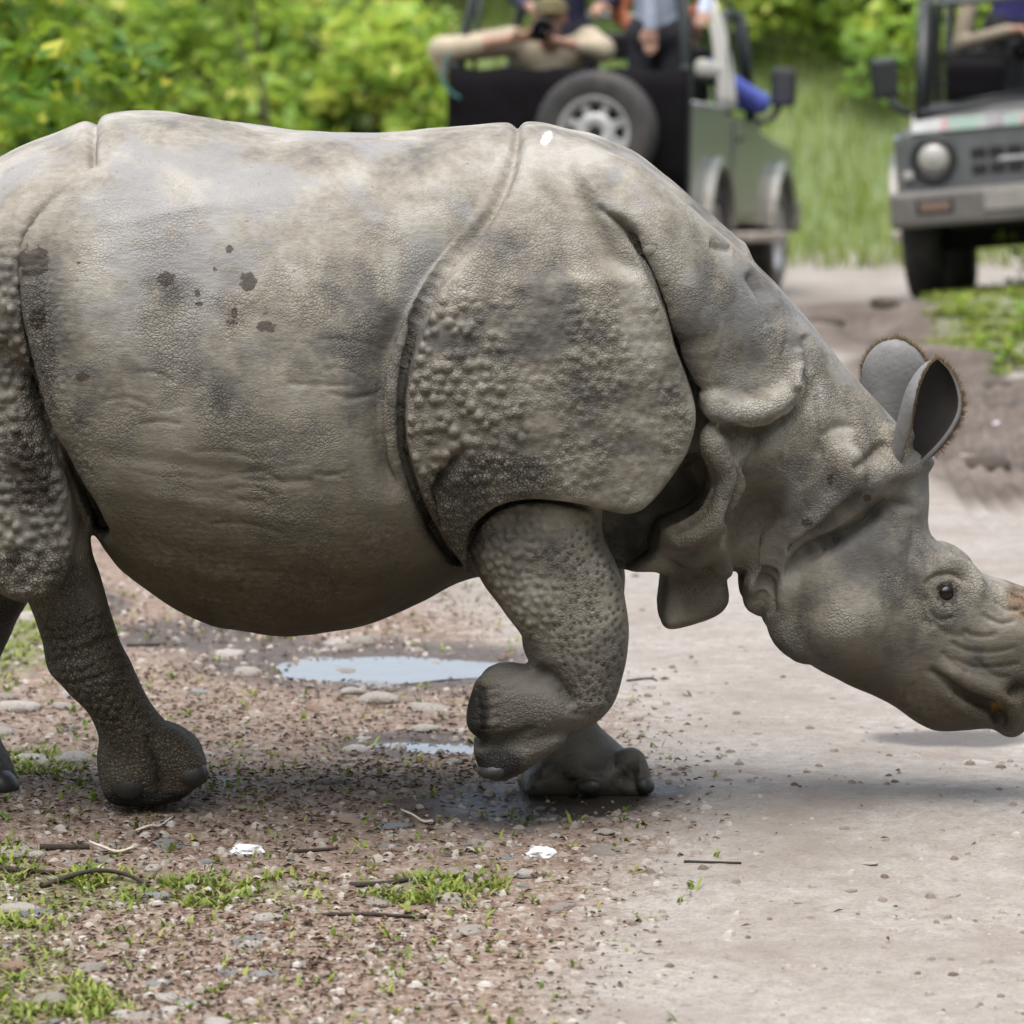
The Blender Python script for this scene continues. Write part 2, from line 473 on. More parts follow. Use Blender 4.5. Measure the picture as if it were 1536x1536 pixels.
# rolls of skin: tapered tubes lying half sunk in the hide, creased where they meet it
def surf_y(x, z):
    i = int(np.clip(round((x - GX[0]) / HV), 0, NX - 1)); k_ = int(np.clip(round((z - GZ[0]) / HV), 0, NZ - 1))
    ins = np.nonzero(SNAP[i, :NY // 2, k_] < 0)[0]
    return abs(GY[ins[0]]) if len(ins) else 0.1
def roll(pts, r_, p=0.55, k=0.010, sides=(-1, 1), per=5, ymax=None):
    c = catmull(pts, per)
    n = len(c)
    rr_ = np.interp(np.linspace(0, 1, n), np.linspace(0, 1, len(r_)), r_)
    P = []
    for (u, v), q in zip(c, rr_):
        Y = 0.25
        for it in range(3):
            w_ = on_y(u, v, -Y)
            Y = surf_y(w_[0], w_[2]) + p * q - q
        P.append([w_[0], Y, w_[2]])
    P = np.array(P)
    P[:, 1] = np.convolve(np.pad(P[:, 1], 2, mode='edge'), np.ones(5) / 5, 'valid')
    for a in range(n - 1):
        for sg in sides:
            capsule((P[a][0], sg * P[a][1], P[a][2]), (P[a + 1][0], sg * P[a + 1][1], P[a + 1][2]), rr_[a], rr_[a + 1], k)
SNAP = FLD.copy()
roll([(1058, 592), (1076, 608), (1100, 617), (1132, 618), (1166, 606), (1190, 584), (1194, 556)], (0.022, 0.034, 0.036, 0.036, 0.034, 0.028, 0.010), 1.5)
roll([(1068, 560), (1060, 520), (1044, 470), (1026, 420)], (0.028, 0.030, 0.026, 0.012), 0.7, 0.03)
roll([(1076, 640), (1070, 664), (1080, 688), (1098, 700), (1098, 724), (1084, 752), (1070, 780), (1040, 800), (1008, 808)], (0.020, 0.034, 0.030, 0.038, 0.036, 0.038, 0.038, 0.036, 0.026), 1.15)
roll([(1096, 778), (1082, 812), (1080, 842), (1094, 860)], (0.014, 0.024, 0.027, 0.016), 1.2)
roll([(1014, 830), (1040, 838), (1066, 826)], (0.018, 0.028, 0.018), 1.0)
roll([(1256, 672), (1270, 692), (1272, 718), (1250, 750), (1216, 786), (1182, 822), (1168, 850)], (0.012, 0.036, 0.043, 0.042, 0.038, 0.032, 0.024), 0.95)
roll([(1386, 694), (1352, 702), (1322, 710), (1300, 734), (1266, 766), (1230, 800), (1198, 832), (1180, 858)], (0.024, 0.034, 0.036, 0.036, 0.034, 0.031, 0.027, 0.020), 1.1)
roll([(1184, 862), (1174, 900), (1182, 945), (1208, 978)], (0.028, 0.036, 0.036, 0.022), 0.8, 0.03)
roll([(1128, 870), (1132, 896), (1146, 916)], (0.020, 0.032, 0.020), 0.9)
# brow and lips
roll([(1384, 868), (1408, 853), (1436, 855), (1460, 874), (1464, 898)], (0.010, 0.020, 0.024, 0.018, 0.010), 0.65, 0.025)
roll([(1400, 988), (1430, 1010), (1462, 1026), (1494, 1038), (1516, 1050), (1522, 1076), (1510, 1094)], (0.008, 0.022, 0.027, 0.027, 0.025, 0.022, 0.014), 1.0, 0.006)
roll([(1412, 1034), (1440, 1056), (1468, 1070), (1488, 1082)], (0.010, 0.026, 0.030, 0.020), 1.0, 0.006)
# ear bases
for sg in (-1, 1):
    capsule(on_y(1322, 700, sg * 0.10), on_y(1350, 655, sg * 0.135), 0.055, 0.036, 0.03)
# toes of the near hind foot, the folded fore foot and the standing far one
def lobe(a, b, Ya, Yb, r1, r2, k=0.012):
    capsule(on_y(a[0], a[1], Ya), on_y(b[0], b[1], Yb), r1, r2, k)
lobe((188, 1122), (192, 1164), -0.190, -0.212, 0.040, 0.050, 0.006)
lobe((256, 1112), (280, 1150), -0.180, -0.200, 0.040, 0.043, 0.006)
lobe((280, 1152), (302, 1164), -0.195, -0.190, 0.038, 0.020, 0.006)
lobe((735, 1035), (728, 1080), -0.37, -0.375, 0.045, 0.045, 0.02)
lobe((735, 1135), (770, 1132), -0.365, -0.37, 0.032, 0.034, 0.01)
lobe((945, 1146), (962, 1172), 0.06, 0.055, 0.042, 0.028, 0.006)
lobe((860, 1146), (885, 1168), 0.045, 0.04, 0.05, 0.040, 0.012)
SNAP = None
# ---- iso-surface (surface nets)
def surface_nets(Fv, org=None, step_=None):
    ins = Fv < 0
    nx, ny, nz = Fv.shape
    cnt = np.zeros((nx - 1, ny - 1, nz - 1), np.int8)
    for a in (0, 1):
        for b in (0, 1):
            for c in (0, 1):
                cnt += ins[a:nx - 1 + a, b:ny - 1 + b, c:nz - 1 + c]
    act = (cnt > 0) & (cnt < 8)
    I, J, K = np.nonzero(act)
    vid = np.full(act.shape, -1, np.int32)
    vid[I, J, K] = np.arange(len(I))
    acc = np.zeros((len(I), 3)); num = np.zeros(len(I))
    corners = [(a, b, c) for a in (0, 1) for b in (0, 1) for c in (0, 1)]
    val = {q: Fv[I + q[0], J + q[1], K + q[2]] for q in corners}
    for q in corners:
        for ax in range(3):
            if q[ax] == 0:
                r = list(q); r[ax] = 1; r = tuple(r)
                va, vb = val[q], val[r]
                m = (va < 0) != (vb < 0)
                t = np.where(m, va / np.where(m, va - vb, 1), 0)
                p = np.zeros((len(I), 3))
                for k in range(3): p[:, k] = q[k]
                p[:, ax] += t
                acc[m] += p[m]; num[m] += 1
    P = acc / num[:, None] + np.stack([I, J, K], 1)
    co = (np.stack([GX[0], GY[0], GZ[0]]) if org is None else np.asarray(org)) + P * (step_ or HV)
    quads = []
    for ax in range(3):
        sl0 = [slice(None)] * 3; sl1 = [slice(None)] * 3
        sl0[ax] = slice(0, -1); sl1[ax] = slice(1, None)
        A, B = ins[tuple(sl0)], ins[tuple(sl1)]
        ch = A != B
        i, j, k = np.nonzero(ch)
        idx = np.stack([i, j, k], 1)
        o1, o2 = [(1, 2), (2, 0), (0, 1)][ax]
        ok = (idx[:, o1] > 0) & (idx[:, o2] > 0) & (idx[:, o1] < Fv.shape[o1] - 1) & (idx[:, o2] < Fv.shape[o2] - 1)
        idx = idx[ok]
        s = A[ch][ok]
        def v(d1, d2):
            q = idx.copy(); q[:, o1] -= d1; q[:, o2] -= d2
            return vid[q[:, 0], q[:, 1], q[:, 2]]
        q = np.stack([v(1, 1), v(0, 1), v(0, 0), v(1, 0)], 1)
        q[~s] = q[~s][:, ::-1]
        quads.append(q)
    return co, np.concatenate(quads)

co, quads = surface_nets(FLD)
del FLD
# light smoothing
e = np.concatenate([quads[:, [0, 1]], quads[:, [1, 2]], quads[:, [2, 3]], quads[:, [3, 0]]])
def lap_smooth(co, e, it, lam=0.5):
    for k in range(it):
        s = np.zeros_like(co); n = np.zeros(len(co))
        for c in range(3):
            s[:, c] = np.bincount(e[:, 0], co[e[:, 1], c], len(co)) + np.bincount(e[:, 1], co[e[:, 0], c], len(co))
        n = np.bincount(e[:, 0], minlength=len(co)) + np.bincount(e[:, 1], minlength=len(co))
        co = co + lam * (s / n[:, None] - co)
    return co
co = lap_smooth(co, e, 2, 0.55)
def catmull_clark(co, q):
    n, m = len(co), len(q)
    fp = co[q].mean(1)
    ed = np.stack([q, np.roll(q, -1, 1)], 2).reshape(-1, 2)
    key = np.sort(ed, 1); key = key[:, 0].astype(np.int64) * n + key[:, 1]
    uk, inv = np.unique(key, return_inverse=True)
    ne = len(uk)
    v0, v1 = uk // n, uk % n
    mid = (co[v0] + co[v1]) / 2
    fi = np.repeat(np.arange(m), 4)
    cnt = np.bincount(inv, minlength=ne)
    fa = np.stack([np.bincount(inv, fp[fi, k], ne) for k in range(3)], 1) / cnt[:, None]
    ep = (mid + fa) / 2
    vf = np.bincount(q.ravel(), minlength=n)
    Fm = np.stack([np.bincount(q.ravel(), fp[fi, k], n) for k in range(3)], 1) / vf[:, None]
    ve = np.bincount(v0, minlength=n) + np.bincount(v1, minlength=n)
    Rm = np.stack([np.bincount(v0, mid[:, k], n) + np.bincount(v1, mid[:, k], n) for k in range(3)], 1) / ve[:, None]
    vp = (Fm + 2 * Rm + (vf[:, None] - 3) * co) / vf[:, None]
    E = inv.reshape(m, 4) + n
    Fi = np.arange(m) + n + ne
    nq = np.stack([np.stack([q[:, k], E[:, k], Fi, E[:, (k - 1) % 4]], 1) for k in range(4)], 1).reshape(-1, 4)
    return np.vstack([vp, ep, fp]), nq
co, quads = catmull_clark(co, quads)
rhino = quads_mesh('rhino', co, quads)
me2 = rhino.data
nv = len(me2.vertices)
co = np.empty(nv * 3, np.float32); me2.vertices.foreach_get('co', co); co = co.reshape(-1, 3).astype(np.float64)
nr = np.empty(nv * 3, np.float32); me2.vertices.foreach_get('normal', nr); nr = nr.reshape(-1, 3).astype(np.float64)
mir = co.copy(); mir[:, 1] = -np.abs(mir[:, 1])
U, V = project(mir)
side = sstep(0.05, 0.35, -nr[:, 1] * np.sign(co[:, 1]) * -1)      # how far a vertex looks sideways (outward)
near = co[:, 1] < 0
side2 = sstep(0.30, 0.72, -nr[:, 1] * np.sign(co[:, 1]) * -1)

# ---- sculpted folds, traced on the near flank and mirrored to the far one
DISP = np.zeros(nv)
def curve_dist(pts, pad=140, per=8, sel=None):
    """(index, signed distance in px: + on the right of travel, parameter 0..1)"""
    c = catmull(pts, per)
    lo, hi = c.min(0) - pad, c.max(0) + pad
    m = (U > lo[0]) & (U < hi[0]) & (V > lo[1]) & (V < hi[1])
    if sel is not None: m &= sel
    idx = np.nonzero(m)[0]
    x, y = U[idx], V[idx]
    best = np.full(len(idx), 1e9); sd_ = np.zeros(len(idx)); par = np.zeros(len(idx))
    n = len(c) - 1
    for i in range(n):
        a, b = c[i], c[i + 1]
        ex, ey = b - a
        wx, wy = x - a[0], y - a[1]
        t = np.clip((wx * ex + wy * ey) / (ex * ex + ey * ey + 1e-9), 0, 1)
        d = np.hypot(wx - ex * t, wy - ey * t)
        s = np.sign(ex * wy - ey * wx)           # image y runs down: + is right of travel
        k = d < best
        best[k] = d[k]; sd_[k] = s[k]; par[k] = (i + t[k]) / n
    return idx, best * np.where(sd_ == 0, 1, sd_), par

BODY = np.ones(nv, bool)
def groove(pts, width, depth, taper=True, lip=0.0, liph=None, sel=None, mind=None):
    """a creased valley; width and depth may be (start, mid, end)"""
    idx, d, t = curve_dist(pts, pad=200, sel=sel)
    W = np.interp(t, np.linspace(0, 1, len(width)), width) if hasattr(width, '__len__') else width
    D = np.interp(t, np.linspace(0, 1, len(depth)), depth) if hasattr(depth, '__len__') else depth
    if taper: D = D * sstep(0, 0.12, t) * sstep(1, 0.88, t)
    DISP[idx] -= D * np.exp(-(np.abs(d) / W) ** 1.5) * side[idx]
    if lip: DISP[idx] += lip * np.exp(-((np.abs(d) - W * 2.0) / W) ** 2) * side[idx] * sstep(0, 0.12, t) * sstep(1, 0.88, t)
def ridge(pts, width, height, sel=None, taper=True, sidew=None):
    idx, d, t = curve_dist(pts, pad=140, sel=sel)
    W = np.interp(t, np.linspace(0, 1, len(width)), width) if hasattr(width, '__len__') else width
    H_ = np.interp(t, np.linspace(0, 1, len(height)), height) if hasattr(height, '__len__') else height
    if taper: H_ = H_ * sstep(0, 0.12, t) * sstep(1, 0.88, t)
    DISP[idx] += H_ * np.exp(-(d / W) ** 2) * side[idx]
def step(pts, h, fall, sharp=5.0, sel=None, taper=True):
    """raises the right-hand side of travel by h, fading out over fall px"""
    idx, d, t = curve_dist(pts, pad=3 * fall, sel=sel)
    H_ = np.interp(t, np.linspace(0, 1, len(h)), h) if hasattr(h, '__len__') else h
    if taper: H_ = H_ * sstep(0, 0.1, t) * sstep(1, 0.9, t)
    DISP[idx] += H_ * sstep(-sharp * 0.3, sharp, d) * np.exp(-np.maximum(d, 0) / fall) * side[idx]
def dent(u, v, ru, rv, h, ang=0.0, sel=None):
    du, dv = U - u, V - v
    ca, sa = math.cos(R(ang)), math.sin(R(ang))
    a, b = du * ca + dv * sa, -du * sa + dv * ca
    w = np.exp(-(a / ru) ** 2 - (b / rv) ** 2)
    if sel is not None: w = w * sel
    global DISP
    DISP = DISP + h * w * np.clip(side + 0.2, 0, 1)

inner = np.abs(co[:, 1]) > 0.05
G1 = [(776, 182), (773, 215), (756, 270), (735, 317), (700, 366), (665, 412), (635, 472), (613, 532), (603, 600), (604, 660), (616, 712), (634, 762), (657, 816), (690, 862)]
side_keep = side.copy()
i1_, d1_, t1_ = curve_dist(G1, 900); rearw = np.zeros(nv, bool); rearw[i1_] = d1_ > -2
side[:] = np.maximum(side, sstep(0.2, 0.7, nr[:, 2]) * (V < 330))     # creases also run over the back
groove(G1[:6], (7, 8, 9, 10), (0.018, 0.028, 0.028, 0.0), taper=False)
groove([(u - 26 - 6 * i / 13, v) for i, (u, v) in enumerate(G1[:12])], (18, 28, 30, 26), (0.004, 0.024, 0.045, 0.055), sel=rearw)
G4 = [(141, 172), (138, 205), (139, 246), (112, 276), (72, 312), (46, 348), (36, 385), (37, 430), (43, 490), (58, 560), (80, 630), (105, 690), (132, 745), (158, 795)]
groove(G4[:3], (8, 8, 7), (0.022, 0.03, 0.02), taper=False)
step(G4[::-1], (0.0, 0.02, 0.028, 0.024, 0.01), 46)
dent(95, 215, 60, 34, -0.018); dent(175, 215, 34, 26, -0.012)
side[:] = side_keep
G2 = [(900, 314), (934, 334), (962, 366), (987, 412), (1008, 464), (1028, 522), (1046, 576), (1056, 624), (1052, 664), (1036, 704), (1006, 744)]
groove(G2[:6], (5, 7, 10, 12), (0.010, 0.03, 0.03, 0.0), taper=False)
step(G2[::-1][3:], (0.0, 0.03, 0.045, 0.035, 0.012), 40)          # neck plate rises ahead of the slit
groove([(702, 672), (682, 695), (663, 722), (650, 768), (655, 800)], (5, 8, 8), (0.015, 0.045, 0.03))
# collar of the neck: rolled lip and the slack skin below it
groove([(1070, 634), (1092, 646), (1132, 648), (1178, 632), (1208, 600), (1206, 560)], (6, 8, 8, 5), (0.02, 0.035, 0.04, 0.012), taper=False)
groove([(1296, 736), (1266, 764), (1236, 794), (1204, 818), (1180, 838)], (4, 6, 7, 6), (0.012, 0.05, 0.07, 0.05))
groove([(1104, 660), (1114, 696), (1118, 728), (1106, 762), (1096, 796)], (7, 8, 8), (0.012, 0.02, 0.025))
groove([(1398, 1006), (1420, 1022), (1444, 1041), (1470, 1054), (1492, 1066), (1500, 1080)], (4, 5, 6, 6), (0.012, 0.024, 0.03, 0.035), taper=False)
ridge([(1399, 889), (1410, 874), (1428, 870), (1443, 879), (1448, 893)], 5, 0.005)
groove([(1386, 880), (1400, 866), (1428, 861), (1450, 874)], 3.5, 0.008)
dent(1125, 545, 48, 46, -0.022); dent(1090, 440, 30, 60, 0.008, 25)
ridge([(1196, 520), (1200, 560), (1196, 588)], 9, 0.015)
groove([(1205, 500), (1210, 540), (1206, 585)], 6, 0.012)
groove([(1098, 374), (1085, 372), (1062, 366)], 7, 0.012)
groove([(1120, 405), (1150, 450), (1165, 490)], 9, 0.014)
dent(1140, 430, 20, 50, -0.008, -30)
groove([(1030, 690), (1046, 730), (1030, 770), (996, 790)], 16, 0.04)
dent(1146, 795, 34, 62, -0.075, 8); dent(1120, 700, 26, 60, -0.014)
groove([(1140, 640), (1132, 700), (1122, 760)], 8, 0.012)
# folds between neck and head
groove([(1384, 772), (1352, 752), (1328, 758), (1302, 782), (1262, 806), (1224, 826), (1192, 850), (1170, 880)], (7, 8, 8, 8, 8), (0.016, 0.045, 0.05, 0.055, 0.03))
dent(1352, 735, 24, 22, -0.012)
groove([(1330, 660), (1300, 690), (1280, 706)], 7, 0.016)
groove([(1290, 640), (1260, 640), (1235, 655), (1225, 690)], 8, 0.01)
groove([(1152, 856), (1152, 890), (1160, 925)], 9, 0.02)
dent(1268, 895, 75, 75, 0.022); dent(1250, 965, 60, 30, 0.014)
# face: cheek crease, brow, lids, mouth
groove([(1368, 760), (1372, 800), (1366, 840), (1370, 880), (1384, 920), (1394, 950)], (8, 9, 8, 6), (0.006, 0.014, 0.016, 0.01))
dent(1396, 800, 18, 30, -0.01, -35)
dent(1422, 891, 12, 11, -0.014)
groove([(1388, 890), (1394, 915), (1410, 930), (1432, 924)], 4, 0.008)
groove([(1396, 930), (1420, 950), (1450, 955)], 5, 0.006)
dent(1530, 1036, 16, 12, -0.035)
for i, c in enumerate([[(1420, 960), (1450, 975), (1490, 978), (1530, 970)], [(1425, 985), (1460, 1000), (1500, 1000), (1535, 995)], [(1440, 945), (1470, 955), (1500, 950)], [(1470, 920), (1500, 935), (1525, 930)], [(1410, 975), (1430, 995), (1455, 1012)], [(1460, 985), (1490, 1012), (1520, 1018)], [(1490, 900), (1510, 915), (1530, 915)]]):
    groove(c, 3.2, 0.006)
# legs (near side only)
nleg = near & (V > 690)
groove([(708, 1108), (738, 1112), (772, 1106), (806, 1088)], (5, 7, 5), (0.02, 0.032, 0.012), sel=nleg)
dent(720, 1060, 14, 34, -0.012, 0, nleg); ridge([(722, 1040), (728, 1075), (740, 1098)], 9, 0.010, sel=nleg)
groove([(800, 1000), (822, 1016), (846, 1040), (862, 1062)], 9, 0.02, sel=nleg)
groove([(70, 1000), (100, 985), (135, 975), (172, 950)], 9, 0.012, sel=nleg)
groove([(62, 960), (100, 960), (140, 940), (170, 925)], 7, 0.008, sel=nleg)
groove([(222, 1106), (227, 1130), (234, 1156), (238, 1186)], (4, 6, 7), (0.015, 0.03, 0.03), taper=False, sel=nleg)
for k_ in range(6):          # wrinkles round the bent wrist and the hock
    groove([(796 + 12 * k_, 1000 - 2 * k_), (824 + 11 * k_, 1018 + 2 * k_), (846 + 9 * k_, 1048 + 3 * k_), (850 + 8 * k_, 1078 + k_)], 3.6, 0.007 - 0.0006 * k_, sel=nleg)
    groove([(58 + 5 * k_, 940 + 17 * k_), (96 + 6 * k_, 946 + 15 * k_), (140 + 6 * k_, 930 + 15 * k_), (172 + 7 * k_, 912 + 17 * k_)], 3.6, 0.0065, sel=nleg)
for k_ in range(5):
    groove([(706 + 3 * k_, 1030 + 16 * k_), (726, 1034 + 15 * k_), (752, 1030 + 15 * k_)], 3.2, 0.006, sel=nleg)
rs_ = np.random.default_rng(4)
for k_ in range(26):         # shallow creases of the flank
    u0, v0 = rs_.uniform(120, 560), rs_.uniform(430, 880)
    L_ = rs_.uniform(40, 130)
    groove([(u0, v0), (u0 + L_ * 0.5, v0 + rs_.uniform(-8, 12)), (u0 + L_, v0 + rs_.uniform(-6, 20))], 3.2, rs_.uniform(0.0015, 0.004))
for k_ in range(14):
    u0, v0 = rs_.uniform(1080, 1240), rs_.uniform(420, 760)
    L_ = rs_.uniform(30, 70)
    groove([(u0, v0), (u0 + rs_.uniform(-8, 8), v0 + L_ * 0.5), (u0 + rs_.uniform(-20, 14), v0 + L_)], 3.2, rs_.uniform(0.002, 0.005))
# soft muscle and belly undulation
dent(330, 620, 90, 120, 0.012); dent(160, 470, 60, 120, 0.010); dent(480, 420, 120, 60, -0.006)
for (u, v, a, b, h, an) in [(260, 320, 120, 10, 0.004, -10), (300, 700, 200, 12, -0.005, 8), (330, 760, 220, 12, 0.004, 10), (350, 840, 180, 14, -0.005, 12), (300, 860, 140, 10, 0.004, 15), (450, 300, 160, 30, 0.008, -8), (560, 700, 30, 120, 0.01, 0), (960, 280, 60, 30, -0.01, 40), (1010, 320, 40, 20, 0.008, 40)]:
    dent(u, v, a, b, h, an)

# irregular skin relief, coarse (fine relief is in the material)
def vnoise(p, sc, seed=0):
    q = p * sc + seed * 17.3
    i = np.floor(q).astype(np.int64); f_ = q - i; f_ = f_ * f_ * (3 - 2 * f_)
    out = 0
    for dx in (0, 1):
        for dy in (0, 1):
            for dz_ in (0, 1):
                n = (i[:, 0] + dx) * 374761393 + (i[:, 1] + dy) * 668265263 + (i[:, 2] + dz_) * 2147483647 + seed * 974711
                n = (n ^ (n >> 13)) * 1274126177
                n = ((n ^ (n >> 16)) & 0xffff) / 65535.0
                w = np.where(dx, f_[:, 0], 1 - f_[:, 0]) * np.where(dy, f_[:, 1], 1 - f_[:, 1]) * np.where(dz_, f_[:, 2], 1 - f_[:, 2])
                out = out + n * w
    return out
# warts as real bumps
def warts(p, sc, seed, jit=0.76):
    q = p * sc * np.array([1.0, 0.0, 1.0])
    q[:, 1] = 0.5
    base = np.floor(q).astype(np.int64)
    best = np.full(len(p), 9.0); best2 = np.full(len(p), 9.0); rid = np.zeros(len(p))
    for dx in (-2, -1, 0, 1):
        for dy in (0,):
            for dz_ in (-1, 0, 1):
                c = base + np.array([dx, dy, dz_])
                h = []
                for s_ in range(4):
                    n = c[:, 0] * 374761393 + c[:, 1] * 668265263 + c[:, 2] * 69069069 + (seed + s_) * 362437
                    n = (n ^ (n >> 13)) * 1274126177
                    h.append(((n ^ (n >> 16)) & 0xffff) / 65535.0)
                pt = c + (1 - jit) / 2 + jit * np.stack(h[:3], 1); pt[:, 0] += 0.5 * (c[:, 2] % 2); pt[:, 1] = 0.5
                d = np.sqrt(((q - pt) ** 2).sum(1))
                k = d < best
                best2 = np.where(k, best, np.minimum(best2, d))
                rid = np.where(k, h[3], rid)
                best = np.where(k, d, best)
    return best, best2, rid

def blob(pts):
    """soft union of (u, v, ru, rv) ellipses, 0..1"""
    m = np.zeros(nv)
    for u, v, a, b in pts: m = np.maximum(m, sstep(1.25, 0.55, np.hypot((U - u) / a, (V - v) / b)))
    return m
W_SH = blob([(655, 620, 62, 160), (690, 560, 75, 140), (720, 640, 80, 110), (650, 500, 40, 90)]) * sstep(360, 480, V)
W_TH = blob([(0, 640, 150, 280), (-120, 600, 150, 240), (40, 780, 100, 130), (60, 700, 60, 60)]) * (U < 150) * sstep(0, 12, 900 - V)
W_FA = blob([(760, 820, 80, 120), (790, 900, 60, 80)]) * near * (V > 740)
W_FF = blob([(880, 900, 80, 130), (890, 1000, 70, 90)]) * near * (V > 770) * (1 - 0.5 * W_FA)
W_PL = blob([(900, 640, 170, 140), (820, 560, 160, 140), (960, 560, 100, 140)])
def side_of(pts):
    idx, d, t_ = curve_dist(pts, 900)
    o_ = np.zeros(nv); o_[idx] = d
    return o_
dG1, dG4 = side_of(G1), side_of(G4)      # + is right of travel: G1 and G4 run downward, so + lies to the left (rearward)
W_SH = W_SH * sstep(0, 14, -dG1); W_PL = W_PL * sstep(0, 14, -dG1)
W_TH = W_TH * sstep(-4, 14, dG4)
def wart_pass(mask, sc, seed, amp, mode, jit=0.62):
    ar = np.nonzero((mask > 0.02) & (side2 > 0.02))[0]
    b1, b2, rid = warts(co[ar], sc, seed, jit if mode == 'stud' else 0.76)
    if mode == 'stud': h = np.clip(1 - (b1 / (0.34 + 0.16 * rid)) ** 2, 0, 1) ** 0.65 * (0.6 + 0.6 * rid) + 0.15
    elif mode == 'dome': h = np.clip(1 - (b1 / 0.6) ** 2, 0, 1) ** 0.8 * (0.35 + 0.85 * rid)
    else: h = np.clip((b2 - b1) * 1.9, 0, 1) ** 0.55 * (0.7 + 0.5 * rid)
    DISP[ar] += amp * mask[ar] * (h - 0.4) * side2[ar]
    out = np.zeros(nv); out[ar] = np.clip(1 - b1 / 0.42, 0, 1) * (rid > 0.25) * mask[ar]
    return out
W_LG = np.clip(sstep(880, 930, V) * (U < 330) * sstep(1120, 1080, V), 0, 1) * near
W_CR = blob([(690, 770, 45, 95), (740, 722, 95, 40), (660, 740, 40, 60)])
fbm0 = vnoise(co, 9.0, 61) * 0.6 + vnoise(co, 19.0, 62) * 0.4
d_sh = wart_pass(W_SH, 31.0, 3, 0.011, 'stud', 0.72)
wart_pass(W_TH, 35.0, 4, 0.0105, 'stud', 0.72)
wart_pass(blob([(75, 560, 40, 160), (110, 680, 40, 90), (60, 450, 30, 100)]) * sstep(0, 14, -dG4), 62.0, 14, 0.004, 'cell')
wart_pass(W_FA, 42.0, 5, 0.008, 'stud')
d_fa = wart_pass(W_FF, 56.0, 15, -0.0045, 'dome')
d_pl = wart_pass(W_PL * (1 - W_SH) * (0.35 + 0.65 * sstep(-0.1, 0.1, fbm0 - 0.5)), 43.0, 6, 0.0055, 'stud', 0.85)
wart_pass(W_LG, 42.0, 7, 0.009, 'cell')
wart_pass(W_CR, 60.0, 8, 0.004, 'cell')
W_FT = blob([(770, 1060, 80, 60), (760, 1130, 60, 40), (870, 1150, 100, 50), (220, 1130, 80, 40)])
wart_pass(W_FT, 60.0, 10, 0.003, 'cell')
W_BL = np.clip(sstep(600, 900, V) * (U > 110) * (U < 600), 0, 1) * (1 - W_TH)
wart_pass(W_BL, 62.0, 9, 0.0028, 'cell')
# horizontal rippling of the shoulder shield and wrinkles at its lower edge
q = vnoise(co * np.array([0.5, 0.5, 1.0]), 34.0, 5) - 0.5
DISP += 0.007 * q * W_PL * side
DISP += (vnoise(co, 7.0, 1) - 0.5) * 0.010 + (vnoise(co, 17.0, 2) - 0.5) * 0.005
co2 = co + nr * DISP[:, None]
# keep the soles flat on the ground
far = ~near
co2[:, 2] = np.where(co2[:, 2] < RIDGE - 0.012, RIDGE - 0.012, co2[:, 2])
me2.vertices.foreach_set('co', co2.astype(np.float32).ravel())
me2.update()

# ---- paint masks (skin colour, mud with painted shade): world-fixed vertex attributes
legmask = sstep(860, 940, V) * (U < 320) + sstep(940, 1010, V) * (U > 690) * (U < 1000)
legmask = np.clip(legmask, 0, 1)
attr(me2, 'leg', legmask)
attr(me2, 'wart', np.clip(np.maximum.reduce([W_SH, W_TH, W_FA * 0.8, W_PL * 0.45]), 0, 1))
crack = np.clip(sstep(880, 960, V) * (U < 320) + blob([(690, 770, 40, 90), (740, 720, 90, 40), (60, 870, 80, 40), (60, 600, 30, 160), (660, 760, 40, 60)]) , 0, 1)
attr(me2, 'crack', crack)
nz_ = vnoise(co, 55.0, 9)
SPOTS = [(56, 394, 17, 20), (248, 418, 14, 9), (372, 421, 12, 15), (401, 490, 15, 9), (343, 375, 7, 6), (298, 457, 6, 4), (297, 440, 5, 5), (352, 470, 5, 8), (347, 484, 9, 4), (400, 470, 6, 3), (322, 404, 5, 4), (118, 396, 4, 4), (125, 563, 11, 7), (62, 475, 9, 18), (35, 700, 38, 34), (50, 735, 34, 30), (20, 835, 12, 14), (28, 655, 9, 10), (-60, 600, 30, 24), (-120, 700, 40, 26), (247, 420, 8, 12), (1228, 760, 0, 0), (1246, 719, 5, 11), (1211, 784, 8, 7), (1301, 748, 6, 6), (1422, 891, 19, 17)]
sp = np.zeros(nv)
for u, v, a, b in SPOTS:
    if a: sp = np.maximum(sp, 1.35 - np.hypot((U - u) / a, (V - v) / b))
attr(me2, 'spot', np.clip(sp, 0, 1.35) * near)
attr(me2, 'white', sstep(1.15, 0.75, np.hypot(((U - 820) * 0.87 + (V - 208) * -0.5) / 5.5, ((U - 820) * 0.5 + (V - 208) * 0.87) / 10.5) if False else np.hypot(((U - 820) * 0.86 + (V - 208) * 0.5) / 5.6, (-(U - 820) * 0.5 + (V - 208) * 0.86) / 11.0)) * near)
attr(me2, 'dot', np.clip(d_fa * 0.9 + d_pl * 0.3 + d_sh * 0.2, 0, 1))
def fbm(p, sc, seed, oct=4, g=0.58):
    o_, a_, t_ = 0, 1.0, 0
    for k_ in range(oct):
        o_ = o_ + a_ * vnoise(p, sc * 2.03 ** k_, seed + k_); t_ += a_; a_ *= g
    return o_ / t_
warp = np.stack([fbm(co, 5, 31, 2), fbm(co, 5, 41, 2), fbm(co, 5, 51, 2)], 1) * 0.12
tone = fbm(co + warp, 7.0, 61, 5, 0.68) - 0.5
tone2 = fbm(co + warp, 2.2, 71, 3) - 0.5
DUST = blob([(1260, 960, 70, 60), (1300, 940, 60, 40), (1185, 900, 14, 80), (1240, 760, 60, 60), (1330, 720, 60, 40), (1130, 615, 70, 20), (720, 480, 70, 120), (960, 450, 60, 140), (560, 340, 130, 60), (200, 330, 160, 80), (1070, 500, 20, 100)])
